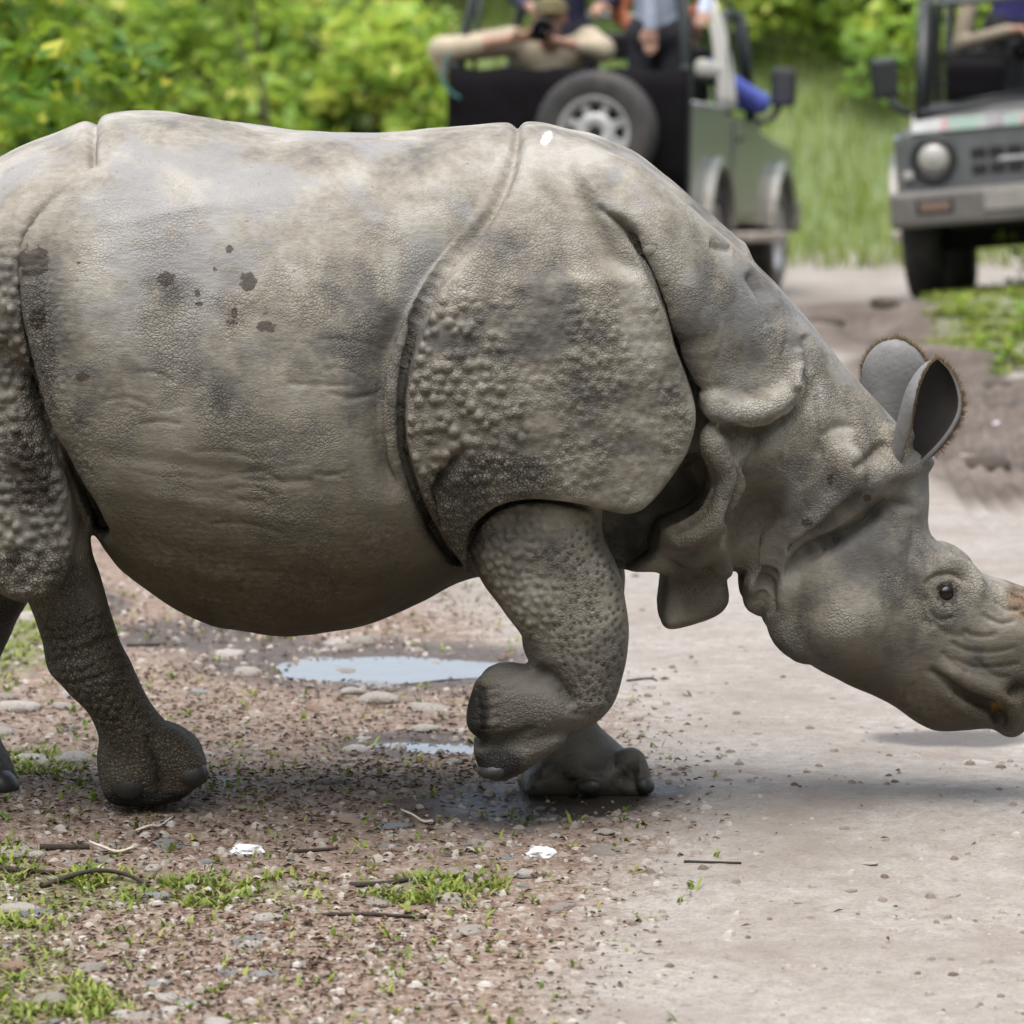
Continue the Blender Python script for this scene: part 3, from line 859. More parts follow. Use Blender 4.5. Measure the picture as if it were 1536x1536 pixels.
STAIN = blob([(1300, 905, 50, 26), (1345, 955, 36, 26), (1210, 945, 22, 30), (1390, 985, 30, 20), (1270, 850, 70, 40), (1230, 1000, 60, 30), (360, 700, 60, 90), (350, 580, 40, 60), (820, 470, 50, 90), (700, 520, 30, 40), (900, 430, 40, 60), (560, 470, 40, 60), (600, 320, 70, 60), (1290, 860, 80, 50), (110, 210, 50, 26), (180, 200, 40, 22), (480, 230, 120, 20), (1140, 450, 40, 40), (1110, 560, 60, 40), (660, 230, 60, 40)])
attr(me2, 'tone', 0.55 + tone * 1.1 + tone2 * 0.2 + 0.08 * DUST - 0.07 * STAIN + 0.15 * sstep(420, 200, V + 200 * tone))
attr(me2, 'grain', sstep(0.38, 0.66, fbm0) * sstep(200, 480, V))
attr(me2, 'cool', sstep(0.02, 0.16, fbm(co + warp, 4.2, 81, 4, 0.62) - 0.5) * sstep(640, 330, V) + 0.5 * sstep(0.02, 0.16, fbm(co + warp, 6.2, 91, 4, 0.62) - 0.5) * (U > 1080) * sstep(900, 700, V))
attr(me2, 'hornbase', sstep(0.2, 0.9, blob([(1556, 896, 52, 44)]) + 1.2 * tone))
attr(me2, 'mud', np.clip(sstep(560, 900, V + 330 * tone) * sstep(100, 190, U) * sstep(760, 640, U) + 0.8 * blob([(1060, 880, 60, 60), (1130, 800, 40, 80), (1030, 780, 60, 60)]) + 1.1 * sstep(930, 1050, V + 160 * tone) * (U > 1150), 0, 1) * 1.0)  # brown mud, plus belly and throat shade put into the hide colour
attr(me2, 'hoof', np.clip(sstep(1184, 1192, V) * (U < 340) + 1.2 * blob([(716, 1068, 20, 46), (744, 1146, 46, 26)]) * near, 0, 1))
attr(me2, 'yellow', sstep(1.2, 0.7, np.hypot((U - 1497) / 5, (V - 1066) / 13)) * near)
attr(me2, 'wet', np.clip(sstep(1130, 1165, V) * (U > 690) * (U < 960), 0, 1) * far)

t = NT('rhino_skin')
v = t.coord()
fine = t.noise(52, 4, 0.68, v)
bare, dust, pale = (0.150, 0.142, 0.132), (0.290, 0.268, 0.228), (0.44, 0.428, 0.40)
fac = t.math('ADD', t.attr('tone'), t.math('MULTIPLY', t.math('SUBTRACT', fine, 0.5), 0.36))
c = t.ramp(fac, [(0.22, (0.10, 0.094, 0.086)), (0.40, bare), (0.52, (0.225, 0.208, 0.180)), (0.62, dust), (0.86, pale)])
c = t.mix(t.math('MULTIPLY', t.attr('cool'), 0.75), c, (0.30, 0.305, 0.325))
c = t.mix(t.math('MULTIPLY', t.attr('leg'), 0.78), c, (0.150, 0.137, 0.122))
c = t.mix(t.math('MULTIPLY', t.attr('mud'), t.maprange(fine, 0.30, 0.62, 0.55, 1.0)), c, (0.100, 0.080, 0.052))  # mud brown that also darkens the underside as painted shade
c = t.mix(t.attr('hornbase'), c, t.ramp(fine, [(0.35, (0.05, 0.03, 0.018)), (0.6, (0.26, 0.18, 0.11))]))
c = t.mix(t.math('MULTIPLY', t.attr('wet'), t.maprange(t.attr('tone'), 0.45, 0.55)), c, (0.03, 0.026, 0.022))
cell = t.voro(105, 'DISTANCE_TO_EDGE', t.n('VectorMath', operation='ADD', ins={0: v, 1: t.n('VectorMath', operation='SCALE', ins={0: t.noise(22, 1, 0.5, v, out='Color'), 'Scale': 0.025}).outputs[0]}).outputs[0])
c = t.mix(t.math('MULTIPLY', t.maprange(cell, 0.0, 0.10, 1.0, 0.0), t.math('ADD', t.math('MULTIPLY', t.attr('crack'), 0.12), 0.10)), c, (0.06, 0.045, 0.038))
c = t.mix(t.math('MULTIPLY', t.maprange(t.attr('dot'), 0.1, 0.5), 0.75), c, (0.055, 0.042, 0.040))
spd = t.math('ADD', t.attr('spot'), t.math('MULTIPLY', t.math('SUBTRACT', fine, 0.5), t.maprange(t.attr('spot'), 0.0, 0.2, 0.0, 2.6)))
c = t.mix(t.math('MULTIPLY', t.maprange(spd, 0.30, 0.45), 0.93), c, (0.058, 0.045, 0.034))
fl = t.maprange(t.noise(95, 1, 0.5, v), 0.74, 0.78)
c = t.mix(t.math('MULTIPLY', fl, 0.6), c, (0.07, 0.05, 0.04))
c = t.mix(t.attr('hoof'), c, (0.022, 0.019, 0.017))
c = t.mix(t.attr('yellow'), c, (0.30, 0.20, 0.04))
c = t.mix(1.0, c, (0.545, 0.528, 0.495), 'MULTIPLY')
c = t.mix(t.attr('white'), c, (0.85, 0.83, 0.84))
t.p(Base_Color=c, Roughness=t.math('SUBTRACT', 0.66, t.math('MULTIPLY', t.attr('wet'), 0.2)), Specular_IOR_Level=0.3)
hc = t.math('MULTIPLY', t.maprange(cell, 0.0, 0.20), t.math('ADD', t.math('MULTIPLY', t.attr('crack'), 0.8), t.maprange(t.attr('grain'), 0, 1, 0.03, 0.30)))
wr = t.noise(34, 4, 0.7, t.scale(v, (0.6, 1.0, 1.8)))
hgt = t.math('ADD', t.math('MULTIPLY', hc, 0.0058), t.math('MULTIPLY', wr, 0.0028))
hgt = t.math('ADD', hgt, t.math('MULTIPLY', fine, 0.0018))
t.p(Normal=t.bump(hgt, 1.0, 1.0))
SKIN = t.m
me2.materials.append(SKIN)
tag(rhino, 'grey one-horned rhinoceros with folded armour-like skin walking across the dirt track', 'rhino')

# ---- eye, ears, horn, toenails
P_near = np.nonzero(near & (side_keep > 0.1))[0]
def surf(u, v):
    """outermost near-side skin point seen at pixel u, v"""
    d = np.hypot(U[P_near] - u, V[P_near] - v)
    k = P_near[np.argsort(d)[:6]]
    return co2[k].mean(0)
def ellipsoid(name, c, ax, rot, mat, n=14, m=20, cut=None):
    vs, fs = [], []
    for i in range(n + 1):
        th = math.pi * i / n
        for j in range(m):
            ph = 2 * math.pi * j / m
            vs.append(Vector((ax[0] * math.sin(th) * math.cos(ph), ax[1] * math.sin(th) * math.sin(ph), ax[2] * math.cos(th))))
    for i in range(n):
        for j in range(m):
            fs.append((i * m + j, (i + 1) * m + j, (i + 1) * m + (j + 1) % m, i * m + (j + 1) % m))
    M = Euler(rot).to_matrix()
    vs = [M @ q + Vector(c) for q in vs]
    if cut: vs = [cut(q) for q in vs]
    return mesh_obj(name, vs, fs, mat, rhino)
t = NT('rhino_eye'); t.p(Base_Color=(0.004, 0.003, 0.002, 1), Roughness=0.16, Specular_IOR_Level=0.35); EYE = t.m
for sg in (-1, 1):
    p = surf(1420, 889)
    ellipsoid('eye', (p[0], sg * (abs(p[1]) - 0.009), p[2]), (0.024, 0.024, 0.024), (0, 0, 0), EYE)
t = NT('toenail_horn'); v = t.coord()
c = t.mix(t.noise(9, 4, 0.6, v), (0.010, 0.009, 0.009), (0.035, 0.033, 0.032))
t.p(Base_Color=c, Roughness=0.5, Normal=t.bump(t.noise(60, 3, 0.6, t.scale(v, (1, 1, 0.2))), 0.6, 0.004)); NAIL = t.m
def nail(u, v, Y, ax, rot):
    p = on_y(u, v, Y)
    return ellipsoid('toenail', p, ax, rot, NAIL, cut=lambda q: Vector((q.x, q.y, max(q.z, RIDGE - 0.01))))
nail(285, 1158, -0.203, (0.042, 0.043, 0.037), (0, 0, 0))
nail(193, 1172, -0.213, (0.048, 0.050, 0.045), (0, 0, 0))
nail(742, 1150, -0.372, (0.046, 0.048, 0.026), (0.2, R(-14), 0))
nail(966, 1176, 0.05, (0.030, 0.036, 0.024), (0, R(46), R(-10)))
nail(884, 1180, 0.0, (0.034, 0.018, 0.020), (0.2, 0, 0))
nail(4, 1176, 0.08, (0.045, 0.045, 0.036), (0, R(30), 0))
t = NT('rhino_horn'); v = t.coord()
c = t.mix(t.noise(14, 5, 0.7, v), (0.035, 0.024, 0.016), (0.14, 0.095, 0.06))
t.p(Base_Color=c, Roughness=0.7, Normal=t.bump(t.noise(70, 4, 0.7, t.scale(v, (1, 1, 0.25))), 0.9, 0.008)); HORN = t.m
hv, hf = [], []
hb = on_y(1592, 912, 0)
for i in range(13):
    s_ = i / 12
    cx, cz = hb[0] + 0.16 * s_ - 0.06 * s_ * s_, hb[2] - 0.02 + 0.27 * s_
    rr_ = 0.098 * (1 - s_) ** 0.75 + 0.006 + 0.01 * math.exp(-s_ * 14)
    for j in range(20):
        a = 2 * math.pi * j / 20
        w_ = 1 + 0.06 * math.sin(5 * a + 9 * s_)
        hv.append((cx + 1.15 * rr_ * w_ * math.cos(a), 0.8 * rr_ * w_ * math.sin(a), cz - 0.35 * rr_ * math.cos(a)))
for i in range(12):
    for j in range(20): hf.append((i * 20 + j, i * 20 + (j + 1) % 20, (i + 1) * 20 + (j + 1) % 20, (i + 1) * 20 + j))
hf.append(tuple(range(240, 260)))
mesh_obj('horn', hv, hf, HORN, rhino)

t = NT('rhino_ear'); v = t.coord(); nz = t.noise(22, 4, 0.6, v)
t.p(Base_Color=t.mix(nz, (0.075, 0.074, 0.075), (0.155, 0.15, 0.145)), Roughness=0.7, Normal=t.bump(t.noise(70, 4, 0.6, v), 0.5, 0.004)); EAR = t.m
t = NT('rhino_ear_inside'); t.p(Base_Color=t.mix(t.noise(30, 3, 0.6, t.coord()), (0.004, 0.003, 0.003), (0.018, 0.013, 0.010)), Roughness=0.8); EARIN = t.m
t = NT('ear_hair'); t.p(Base_Color=(0.16, 0.11, 0.06, 1), Roughness=0.8); EHAIR = t.m
def make_ear(base, tip, openv, length, width, a0, a1, seed):
    base, tip = Vector(base), Vector(tip)
    ax = (tip - base).normalized()
    o_ = Vector(openv); o_ = (o_ - ax * o_.dot(ax)).normalized()
    lat = ax.cross(o_)
    ns, na = 22, 25
    layers = []
    rim = []
    for layer in (0, 1):
        g = []
        for i in range(ns + 1):
            s_ = i / ns
            wd = width * (0.40 + 0.60 * math.sin(min(1, s_ * 1.1) * math.pi * 0.55) ** 1.3)
            wd *= (1 - max(0, s_ - 0.62) ** 2 / 0.38 ** 2 * 0.985) ** 0.5 if s_ > 0.62 else 1
            half = R(a0 + (a1 - a0) * s_) / 2
            rr_ = wd / (2 * math.sin(min(half, math.pi / 2))) if half > 0.05 else wd
            rr_ = max(rr_, 0.004) - (0.011 if layer else 0) * min(1, wd / 0.05)
            row = []
            for j in range(na):
                a = -half + 2 * half * j / (na - 1)
                # arc opens toward o_
                p = base + ax * (s_ * length) - o_ * (rr_ * math.cos(a) - rr_ * 0.6) + lat * (rr_ * math.sin(a)) - o_ * 0.05 * s_ * s_ * 0.6
                row.append(p)
            g.append(row)
        layers.append(g)
    vs, fs = [], []
    for g in layers:
        for row in g: vs += row
    N = (ns + 1) * na
    for L in (0, 1):
        for i in range(ns):
            for j in range(na - 1):
                q = [L * N + i * na + j, L * N + i * na + j + 1, L * N + (i + 1) * na + j + 1, L * N + (i + 1) * na + j]
                fs.append(q if L == 0 else q[::-1])
    border = [i * na for i in range(ns + 1)] + [ns * na + j for j in range(1, na)] + [i * na + na - 1 for i in range(ns - 1, -1, -1)]
    for a, b in zip(border[:-1], border[1:]): fs.append((a, b, N + b, N + a))
    ear = mesh_obj('ear', vs, fs, EAR, rhino)
    ear.data.materials.append(EARIN)
    nf = ns * (na - 1)
    ear.data.polygons.foreach_set('material_index', [0] * nf + [1] * nf + [0] * (len(fs) - 2 * nf))
    rnd = random.Random(seed)
    hv, hf = [], []
    cum = [0.0]
    for a, b in zip(border[:-1], border[1:]): cum.append(cum[-1] + (vs[a] - vs[b]).length)
    bisect_ = lambda c_, x_: max(0, min(len(border) - 2, int(np.searchsorted(c_, x_)) - 1))
    for k in range(1500):
        i = bisect_(cum, rnd.uniform(0.12, 0.88) * cum[-1])
        p = vs[border[i]].lerp(vs[border[i + 1]], rnd.random())
        cen = base + ax * (0.45 * length)
        d = (p - cen).normalized() + Vector((rnd.uniform(-.5, .5), rnd.uniform(-.5, .5), rnd.uniform(-.5, .5))) * 0.9
        d.normalize()
        L_ = rnd.uniform(0.007, 0.022)
        w_ = d.cross(Vector((rnd.random(), rnd.random(), rnd.random()))).normalized() * 0.0009
        n0 = len(hv)
        hv += [p - w_ - d * 0.003, p + w_ - d * 0.003, p + d * L_]
        hf.append((n0, n0 + 1, n0 + 2))
    mesh_obj('ear_hair', hv, hf, EHAIR, ear)
    return ear
make_ear(on_y(1338, 704, -0.12), on_y(1418, 545, -0.17), (0.62, -0.78, -0.05), 0.30, 0.178, 270, 160, 1)
make_ear(on_y(1316, 668, 0.11), on_y(1350, 520, 0.15), (0.30, 0.92, 0.1), 0.275, 0.185, 220, 140, 2)
# ================================================================== GROUND
def axis_fine(lo, hi, d0, grow_lo, grow_hi, far_lo, far_hi):
    a = list(np.arange(lo, hi, d0))
    d = d0
    while a[-1] < far_hi: d *= grow_hi; a.append(a[-1] + d)
    d = d0
    pre = []
    x = lo
    while x > far_lo: d *= grow_lo; x -= d; pre.append(x)
    return np.array(pre[::-1] + a)
gx_ = axis_fine(-2.6, 2.9, 0.016, 1.10, 1.10, -350, 350)
ys = [-5.2]; 
while ys[-1] < 600:
    y = ys[-1]
    ys.append(y + (0.018 + max(0, y + 5) * 0.0016 if y < 12 else 0.045 + (y - 12) * 0.05))
pre = []; d, y = 0.03, -5.2
while y > -300: d *= 1.25; y -= d; pre.append(y)
gy_ = np.array(pre[::-1] + ys)
GXg, GYg = np.meshgrid(gx_, gy_, indexing='ij')
gco = np.stack([GXg.ravel(), GYg.ravel(), np.zeros(GXg.size)], 1)
infront = gco[:, 1] > -CAM_D + 2
gpx = gco.copy(); gpx[~infront, 1] = 0
gu, gv = project(gpx)
gu = np.where(infront, gu, -9999.0); gv = np.where(infront, gv, 9999.0)

def gblob(lst, U_=None, V_=None, soft=(1.3, 0.6)):
    U_ = gu if U_ is None else U_; V_ = gv if V_ is None else V_
    m = np.zeros(U_.shape)
    for u, v, a, b in lst: m = np.maximum(m, sstep(soft[0], soft[1], np.hypot((U_ - u) / a, (V_ - v) / b)))
    return m
def n2(p, sc, seed, oct=3, g=0.55):
    q = np.stack([p[:, 0], p[:, 1], np.zeros(len(p))], 1)
    o_, a_, t_ = 0, 1.0, 0
    for k_ in range(oct):
        o_ = o_ + a_ * vnoise(q + 0.37 * k_, sc * 2.1 ** k_, seed + k_); t_ += a_; a_ *= g
    return o_ / t_ - 0.5

def road_drop(y):
    return -0.30 * sstep(13.2, 17.0, y) + 2.5 * sstep(18.6, 29, y) + 0.3 * sstep(31, 70, y)
wobu, wobv = 60 * n2(gco, 1.6, 201, 3), 26 * n2(gco, 2.3, 211, 3)
Uw, Vw = gu + wobu, gv + wobv
# pale trodden track on the right, running away behind the animal
edge_u = np.interp(Vw, [300, 440, 460, 700, 800, 880, 960, 1020, 1100, 1190, 1260, 1350, 1450, 1536, 1700], [0, 0, 1150, 1080, 640, 600, 700, 840, 900, 930, 930, 880, 830, 790, 700])
M_PALE = sstep(-260, 300, Uw - edge_u + 130 * n2(gco, 3.0, 207, 3))
M_MUD = gblob([(790, 1232, 210, 22), (900, 1226, 130, 16), (1300, 500, 130, 50), (1360, 610, 150, 80), (1480, 690, 150, 70), (1250, 470, 90, 30), (1540, 640, 120, 80), (1420, 560, 110, 60), (1650, 650, 200, 90), (1120, 520, 120, 60)], Uw, Vw)
M_DAMP = gblob([(820, 1228, 170, 34), (300, 955, 180, 28), (560, 994, 300, 44), (630, 1120, 150, 26), (1430, 1105, 130, 18), (240, 1195, 160, 22), (120, 905, 80, 30), (900, 1215, 150, 20)], Uw, Vw)
M_BROWN = gblob([(320, 930, 260, 40), (420, 1060, 420, 70), (300, 1230, 420, 70), (200, 1420, 500, 110), (600, 1180, 220, 40), (700, 930, 200, 20)], Uw, Vw)
M_GREEN = gblob([(1490, 450, 110, 45), (1500, 510, 100, 45), (1640, 470, 160, 80), (30, 960, 90, 60), (30, 1160, 110, 26), (180, 1340, 330, 28), (40, 1440, 90, 60), (120, 1330, 200, 18), (60, 1510, 120, 40), (-150, 1000, 160, 100), (-150, 1350, 200, 120), (640, 1340, 120, 18)], Uw, Vw)
far_green = sstep(18.3, 19.6, gco[:, 1] + 0.9 * n2(gco, 0.5, 77, 2)) 
side_green = np.maximum(sstep(5.5, 9.0, gco[:, 0] + 3 * n2(gco, 0.4, 78, 2)), sstep(-4.2, -6.5, gco[:, 0] + 2 * n2(gco, 0.4, 79, 2)))
M_GREEN = np.clip(np.maximum.reduce([M_GREEN, far_green, side_green * (gco[:, 1] > -30)]), 0, 1)
M_PALE = np.maximum(M_PALE, sstep(10.6, 11.6, gco[:, 1]))
# relief
z = road_drop(gco[:, 1])
near_w = sstep(16, 10, gco[:, 1]) * sstep(-8, -5, gco[:, 1])
z += near_w * (0.030 * n2(gco, 0.9, 301, 3) + (0.022 - 0.012 * M_PALE) * n2(gco, 5, 311, 3) + 0.010 * n2(gco, 22, 321, 3) * (1 - 0.55 * M_PALE))
z += near_w * M_MUD * (0.24 * n2(gco, 1.8, 331, 2) + 0.06 * n2(gco, 4, 341, 2) + 0.02) * sstep(-0.5, 2.0, gco[:, 1]) + near_w * M_MUD * 0.012 * n2(gco, 16, 345, 2)
# tyre ruts curving through the mud
for k_ in range(5):
    c_ = np.array([(1396 + 28 * k_, 580), (1404 + 28 * k_, 640), (1416 + 29 * k_, 700), (1446 + 31 * k_, 745), (1490 + 36 * k_, 785)])
    cc = catmull(c_, 6)
    sel_ = np.nonzero((gu > 1330) & (gu < 1720) & (gv > 520) & (gv < 830))[0]
    dd = np.full(len(sel_), 1e9)
    for a_, b_ in zip(cc[:-1], cc[1:]):
        e_ = b_ - a_
        t_ = np.clip(((gu[sel_] - a_[0]) * e_[0] + (gv[sel_] - a_[1]) * e_[1]) / (e_ @ e_), 0, 1)
        dd = np.minimum(dd, np.hypot(gu[sel_] - a_[0] - e_[0] * t_, gv[sel_] - a_[1] - e_[1] * t_))
    z[sel_] -= 0.028 * np.exp(-(dd / 8.0) ** 2)
# bank below the road, with clods
M_BANK = gblob([(1290, 470, 120, 22), (1500, 470, 130, 40), (1120, 480, 100, 30)], Uw, Vw)
z += 0.10 * M_BANK * near_w
# hollows of the puddles
WATER_A = [(575, 1000, 140, 20), (690, 994, 70, 10), (480, 1008, 60, 12)]
WATER_B = [(690, 1121, 75, 10), (605, 1112, 50, 6)]
for lst_ in (WATER_A, WATER_B):
    m_ = gblob(lst_, gu + wobu * 0.45, gv + wobv * 0.45, (1.5, 0.75))
    z = z * (1 - m_) + (-0.024 + 0.022 * n2(gco, 9, 351, 3)) * m_
z += RIDGE * np.exp(-(gco[:, 1] / 0.6) ** 2) * sstep(6, 3, np.abs(gco[:, 0]))
# scraped hollow in front of the lifted foot
z -= 0.02 * gblob([(830, 1232, 140, 22)])
# wheel stands of the two jeeps
def jeep_matrix(x, y, yaw, pitch, roll, cx, cy):
    """rear axle at x, y; the wheel at local (cx, cy) touches the natural ground"""
    M = Matrix.Rotation(yaw, 4, 'Z') @ Matrix.Rotation(pitch, 4, 'X') @ Matrix.Rotation(roll, 4, 'Y')
    q = M @ Vector((cx, cy, 0))
    return Matrix.Translation((x, y, float(road_drop(np.array([y + q.y]))[0]) - q.z)) @ M
J1 = jeep_matrix(0.48, 14.73, R(-12.5), R(-4.6), 0.0, 0.62, 2.375)
J2 = jeep_matrix(3.42, 15.98, R(170), R(4.6), R(5.5), 0.62, 2.375)
for J in (J1, J2):
    inv = np.array(J.inverted())
    loc = np.stack([gco[:, 0], gco[:, 1], z, np.ones(len(z))], 1) @ inv.T
    dx_, dy_ = np.maximum(np.abs(loc[:, 0]) - 0.85, 0), np.maximum(np.abs(loc[:, 1] - 1.2) - 1.6, 0)
    w_ = np.exp(-(dx_ / 0.7) ** 2 - (dy_ / 0.9) ** 2)
    Mn = np.array(J); nrm = Mn[:3, 2]; o3 = Mn[:3, 3]
    zp = o3[2] - (nrm[0] * (gco[:, 0] - o3[0]) + nrm[1] * (gco[:, 1] - o3[1])) / nrm[2]
    z = z * (1 - w_) + (zp + 0.004) * w_
# the standing feet press the earth flat
for (u_, v_, Y_) in ((880, 1185, 0.12), (-40, 1190, 0.12), (225, 1195, -0.12)):
    p_ = on_y(u_, v_, Y_); w_ = np.exp(-((gco[:, 0] - p_[0]) / 0.20) ** 2 - ((gco[:, 1] - Y_) / 0.2) ** 2)
    z = z * (1 - w_) + RIDGE * w_
gco[:, 2] = z
nxg, nyg = len(gx_), len(gy_)
ii, jj = np.meshgrid(np.arange(nxg - 1), np.arange(nyg - 1), indexing='ij')
b_ = (ii * nyg + jj).ravel()
gq = np.stack([b_, b_ + nyg, b_ + nyg + 1, b_ + 1], 1)

t = NT('ground_earth')
v = t.coord()
n_a, n_b, n_c = t.noise(3.0, 4, 0.6, v), t.noise(19, 4, 0.65, v), t.noise(85, 3, 0.7, v)
mixn = t.math('ADD', t.math('MULTIPLY', n_b, 0.5), t.math('MULTIPLY', n_c, 0.5))
pale = t.ramp(mixn, [(0.30, (0.20, 0.17, 0.14)), (0.42, (0.335, 0.30, 0.262)), (0.58, (0.44, 0.408, 0.365)), (0.72, (0.55, 0.52, 0.47))])
litter = t.ramp(mixn, [(0.30, (0.055, 0.034, 0.024)), (0.42, (0.19, 0.125, 0.090)), (0.54, (0.33, 0.25, 0.195)), (0.67, (0.47, 0.40, 0.335))])
mud = t.ramp(t.math('ADD', t.math('MULTIPLY', mixn, 0.6), t.math('MULTIPLY', n_a, 0.4)), [(0.36, (0.05, 0.036, 0.027)), (0.48, (0.13, 0.10, 0.08)), (0.62, (0.25, 0.205, 0.17))])
grs = t.ramp(mixn, [(0.3, (0.05, 0.09, 0.015)), (0.55, (0.14, 0.22, 0.035)), (0.75, (0.22, 0.29, 0.06))])
def soft(m, lo=0.3, hi=0.7, k=0.55):
    return t.maprange(t.math('ADD', m, t.math('MULTIPLY', t.math('SUBTRACT', mixn, 0.5), k * 2)), lo, hi)
pale = t.mix(t.maprange(t.noise(1.9, 6, 0.68, v), 0.42, 0.68, 0.0, 0.75), pale, (0.26, 0.215, 0.175))
c = t.mix(soft(t.attr('pale')), litter, pale)
c = t.mix(t.math('MULTIPLY', soft(t.attr('brown'), 0.35, 0.95), 0.6), c, litter)
c = t.mix(soft(t.attr('mud')), c, mud)
c = t.mix(t.math('MULTIPLY', soft(t.attr('green'), 0.45, 1.0, 1.2), t.maprange(t.attr('far'), 0, 1, 0.5, 0.9)), c, grs)
damp = t.attr('damp')
c = t.mix(t.math('MULTIPLY', soft(damp, 0.30, 0.90), 0.78), c, (0.045, 0.032, 0.024))
c = t.mix(1.0, c, (0.565, 0.565, 0.57), 'MULTIPLY')
rough = t.maprange(damp, 0.2, 0.9, 0.88, 0.45)
hgt = t.math('ADD', t.math('MULTIPLY', n_c, 0.010), t.math('MULTIPLY', n_b, 0.018))
t.p(Base_Color=c, Roughness=rough, Specular_IOR_Level=0.3, Normal=t.bump(hgt, 0.9, 1.0))
ground = quads_mesh('ground', gco, gq, t.m)
tag(ground, kind='structure')
for n_, m_ in (('far', np.maximum(far_green, side_green)), ('pale', M_PALE), ('mud', M_MUD), ('damp', M_DAMP), ('green', M_GREEN), ('brown', M_BROWN * (1 - 0.75 * M_PALE))): attr(ground.data, n_, m_)

import bisect
gxl, gyl = gx_.tolist(), gy_.tolist()
GZL = gco[:, 2].copy()
def _ij(x, y):
    i = min(max(bisect.bisect_left(gxl, x) - 1, 0), nxg - 2); j = min(max(bisect.bisect_left(gyl, y) - 1, 0), nyg - 2)
    return i, j
def gz(x, y):
    """ground height at x, y (bilinear)"""
    i, j = _ij(x, y)
    fx = (x - gxl[i]) / (gxl[i + 1] - gxl[i]); fy = (y - gyl[j]) / (gyl[j + 1] - gyl[j])
    k = i * nyg + j
    return float(GZL[k] * (1 - fx) * (1 - fy) + GZL[k + nyg] * fx * (1 - fy) + GZL[k + 1] * (1 - fx) * fy + GZL[k + nyg + 1] * fx * fy)
def gmask(M, x, y):
    i, j = _ij(x, y)
    return float(M[i * nyg + j])

# water in the hollows: level sheets that the rising earth bounds
t = NT('puddle_water'); v = t.coord()
t.p(Base_Color=(0.07, 0.072, 0.07, 1), Roughness=0.03, IOR=1.33, Specular_IOR_Level=0.8, Normal=t.bump(t.noise(9, 2, 0.5, v), 0.05, 0.02))
WATER = t.m
def puddle(lst, level, grow):
    us = [(u + s1 * a * grow, v_ + s2 * b * grow) for u, v_, a, b in lst for s1 in (-1, 1) for s2 in (-1, 1)]
    P = np.array([on_z(u, v_, level)[:2] for u, v_ in us])
    cx, cy = P.mean(0)
    (x0, y0), (x1, y1) = P.min(0), P.max(0)
    vs = []
    for k_ in range(40):
        a = 2 * math.pi * k_ / 40
        r_ = 1 + 0.08 * math.sin(3 * a + 1) + 0.05 * math.sin(7 * a)
        vs.append(((x0 + x1) / 2 + (x1 - x0) / 2 * r_ * math.cos(a), (y0 + y1) / 2 + (y1 - y0) / 2 * r_ * math.sin(a), level))
    return mesh_obj('puddle', vs, [tuple(range(40))], WATER, smooth=False)
def level_for(lst, q):
    m = gblob(lst, gu + wobu * 0.45, gv + wobv * 0.45, (1.15, 0.6)) > 0.3
    return float(np.percentile(gco[m, 2], q))
for lst in (WATER_A, WATER_B):
    tag(puddle(lst, -0.013, 1.25), kind='structure')

M_WATER = gblob(WATER_A + WATER_B)
# ---- loose stones
rnd = random.Random(7)
def stone_mesh(name, seed, flat):
    bm = bmesh.new()
    bmesh.ops.create_icosphere(bm, subdivisions=2, radius=1.0)
    for q in bm.verts:
        n_ = mnoise.noise(q.co * 0.9 + Vector((seed * 3.1, 0, 0))) * 0.38 + mnoise.noise(q.co * 2.3 + Vector((0, seed * 1.7, 0))) * 0.14
        q.co = q.co * (1 + n_)
        q.co.z *= flat
        if q.co.z < -0.35 * flat: q.co.z = -0.35 * flat
    for f_ in bm.faces: f_.smooth = True
    me = bpy.data.meshes.new(name)
    bm.to_mesh(me); bm.free()
    return me
def stone_mat(name, lo, hi):
    t = NT(name); v = t.coord()
    ob = t.n('ObjectInfo').outputs['Random']
    c = t.mix(t.noise(2.0, 5, 0.65, v), lo, hi)
    hs = t.n('HueSaturation'); t.set(hs, 'Value', t.maprange(ob, 0, 1, 0.36, 0.68)); t.set(hs, 'Saturation', t.maprange(ob, 0, 1, 1.2, 0.7)); t.set(hs, 'Color', c)
    t.p(Base_Color=hs.outputs[0], Roughness=0.8, Normal=t.bump(t.noise(7, 4, 0.65, v), 0.6, 0.06))
    return t.m
ST_PALE = stone_mat('stone_pale', (0.34, 0.29, 0.24), (0.60, 0.55, 0.48))
ST_GREY = stone_mat('stone_grey', (0.20, 0.20, 0.205), (0.38, 0.38, 0.37))
ST_TAN = stone_mat('stone_tan', (0.26, 0.16, 0.10), (0.44, 0.30, 0.20))
protos = []
for k_ in range(9):
    me = stone_mesh('stone', k_ + 1, [0.45, 0.35, 0.55, 0.3, 0.5, 0.4, 0.62, 0.33, 0.48][k_])
    me.materials.append([ST_PALE, ST_PALE, ST_PALE, ST_GREY, ST_PALE, ST_TAN, ST_PALE, ST_GREY, ST_PALE][k_])
    protos.append(me)
def put_stone(u, v_, wpx, me, label, group, rz=None, squash=1.0, mat=None):
    p = on_z(u, v_, 0.0)
    zz = gz(p[0], p[1])
    p = on_z(u, v_, zz)
    s_ = wpx / 2 / 590.0 * (p[1] + CAM_D) / 11.0
    o = bpy.data.objects.new('stone', me)
    COL.objects.link(o)
    o.location = (p[0], p[1], gz(p[0], p[1]) - 0.05 * s_)
    o.scale = (s_ * rnd.uniform(0.9, 1.1), s_ * rnd.uniform(0.7, 1.1), s_ * squash)
    o.rotation_euler = (rnd.uniform(-.12, .12), rnd.uniform(-.12, .12), rz if rz is not None else rnd.uniform(0, 6.3))
    return tag(o, label, 'stone', group)
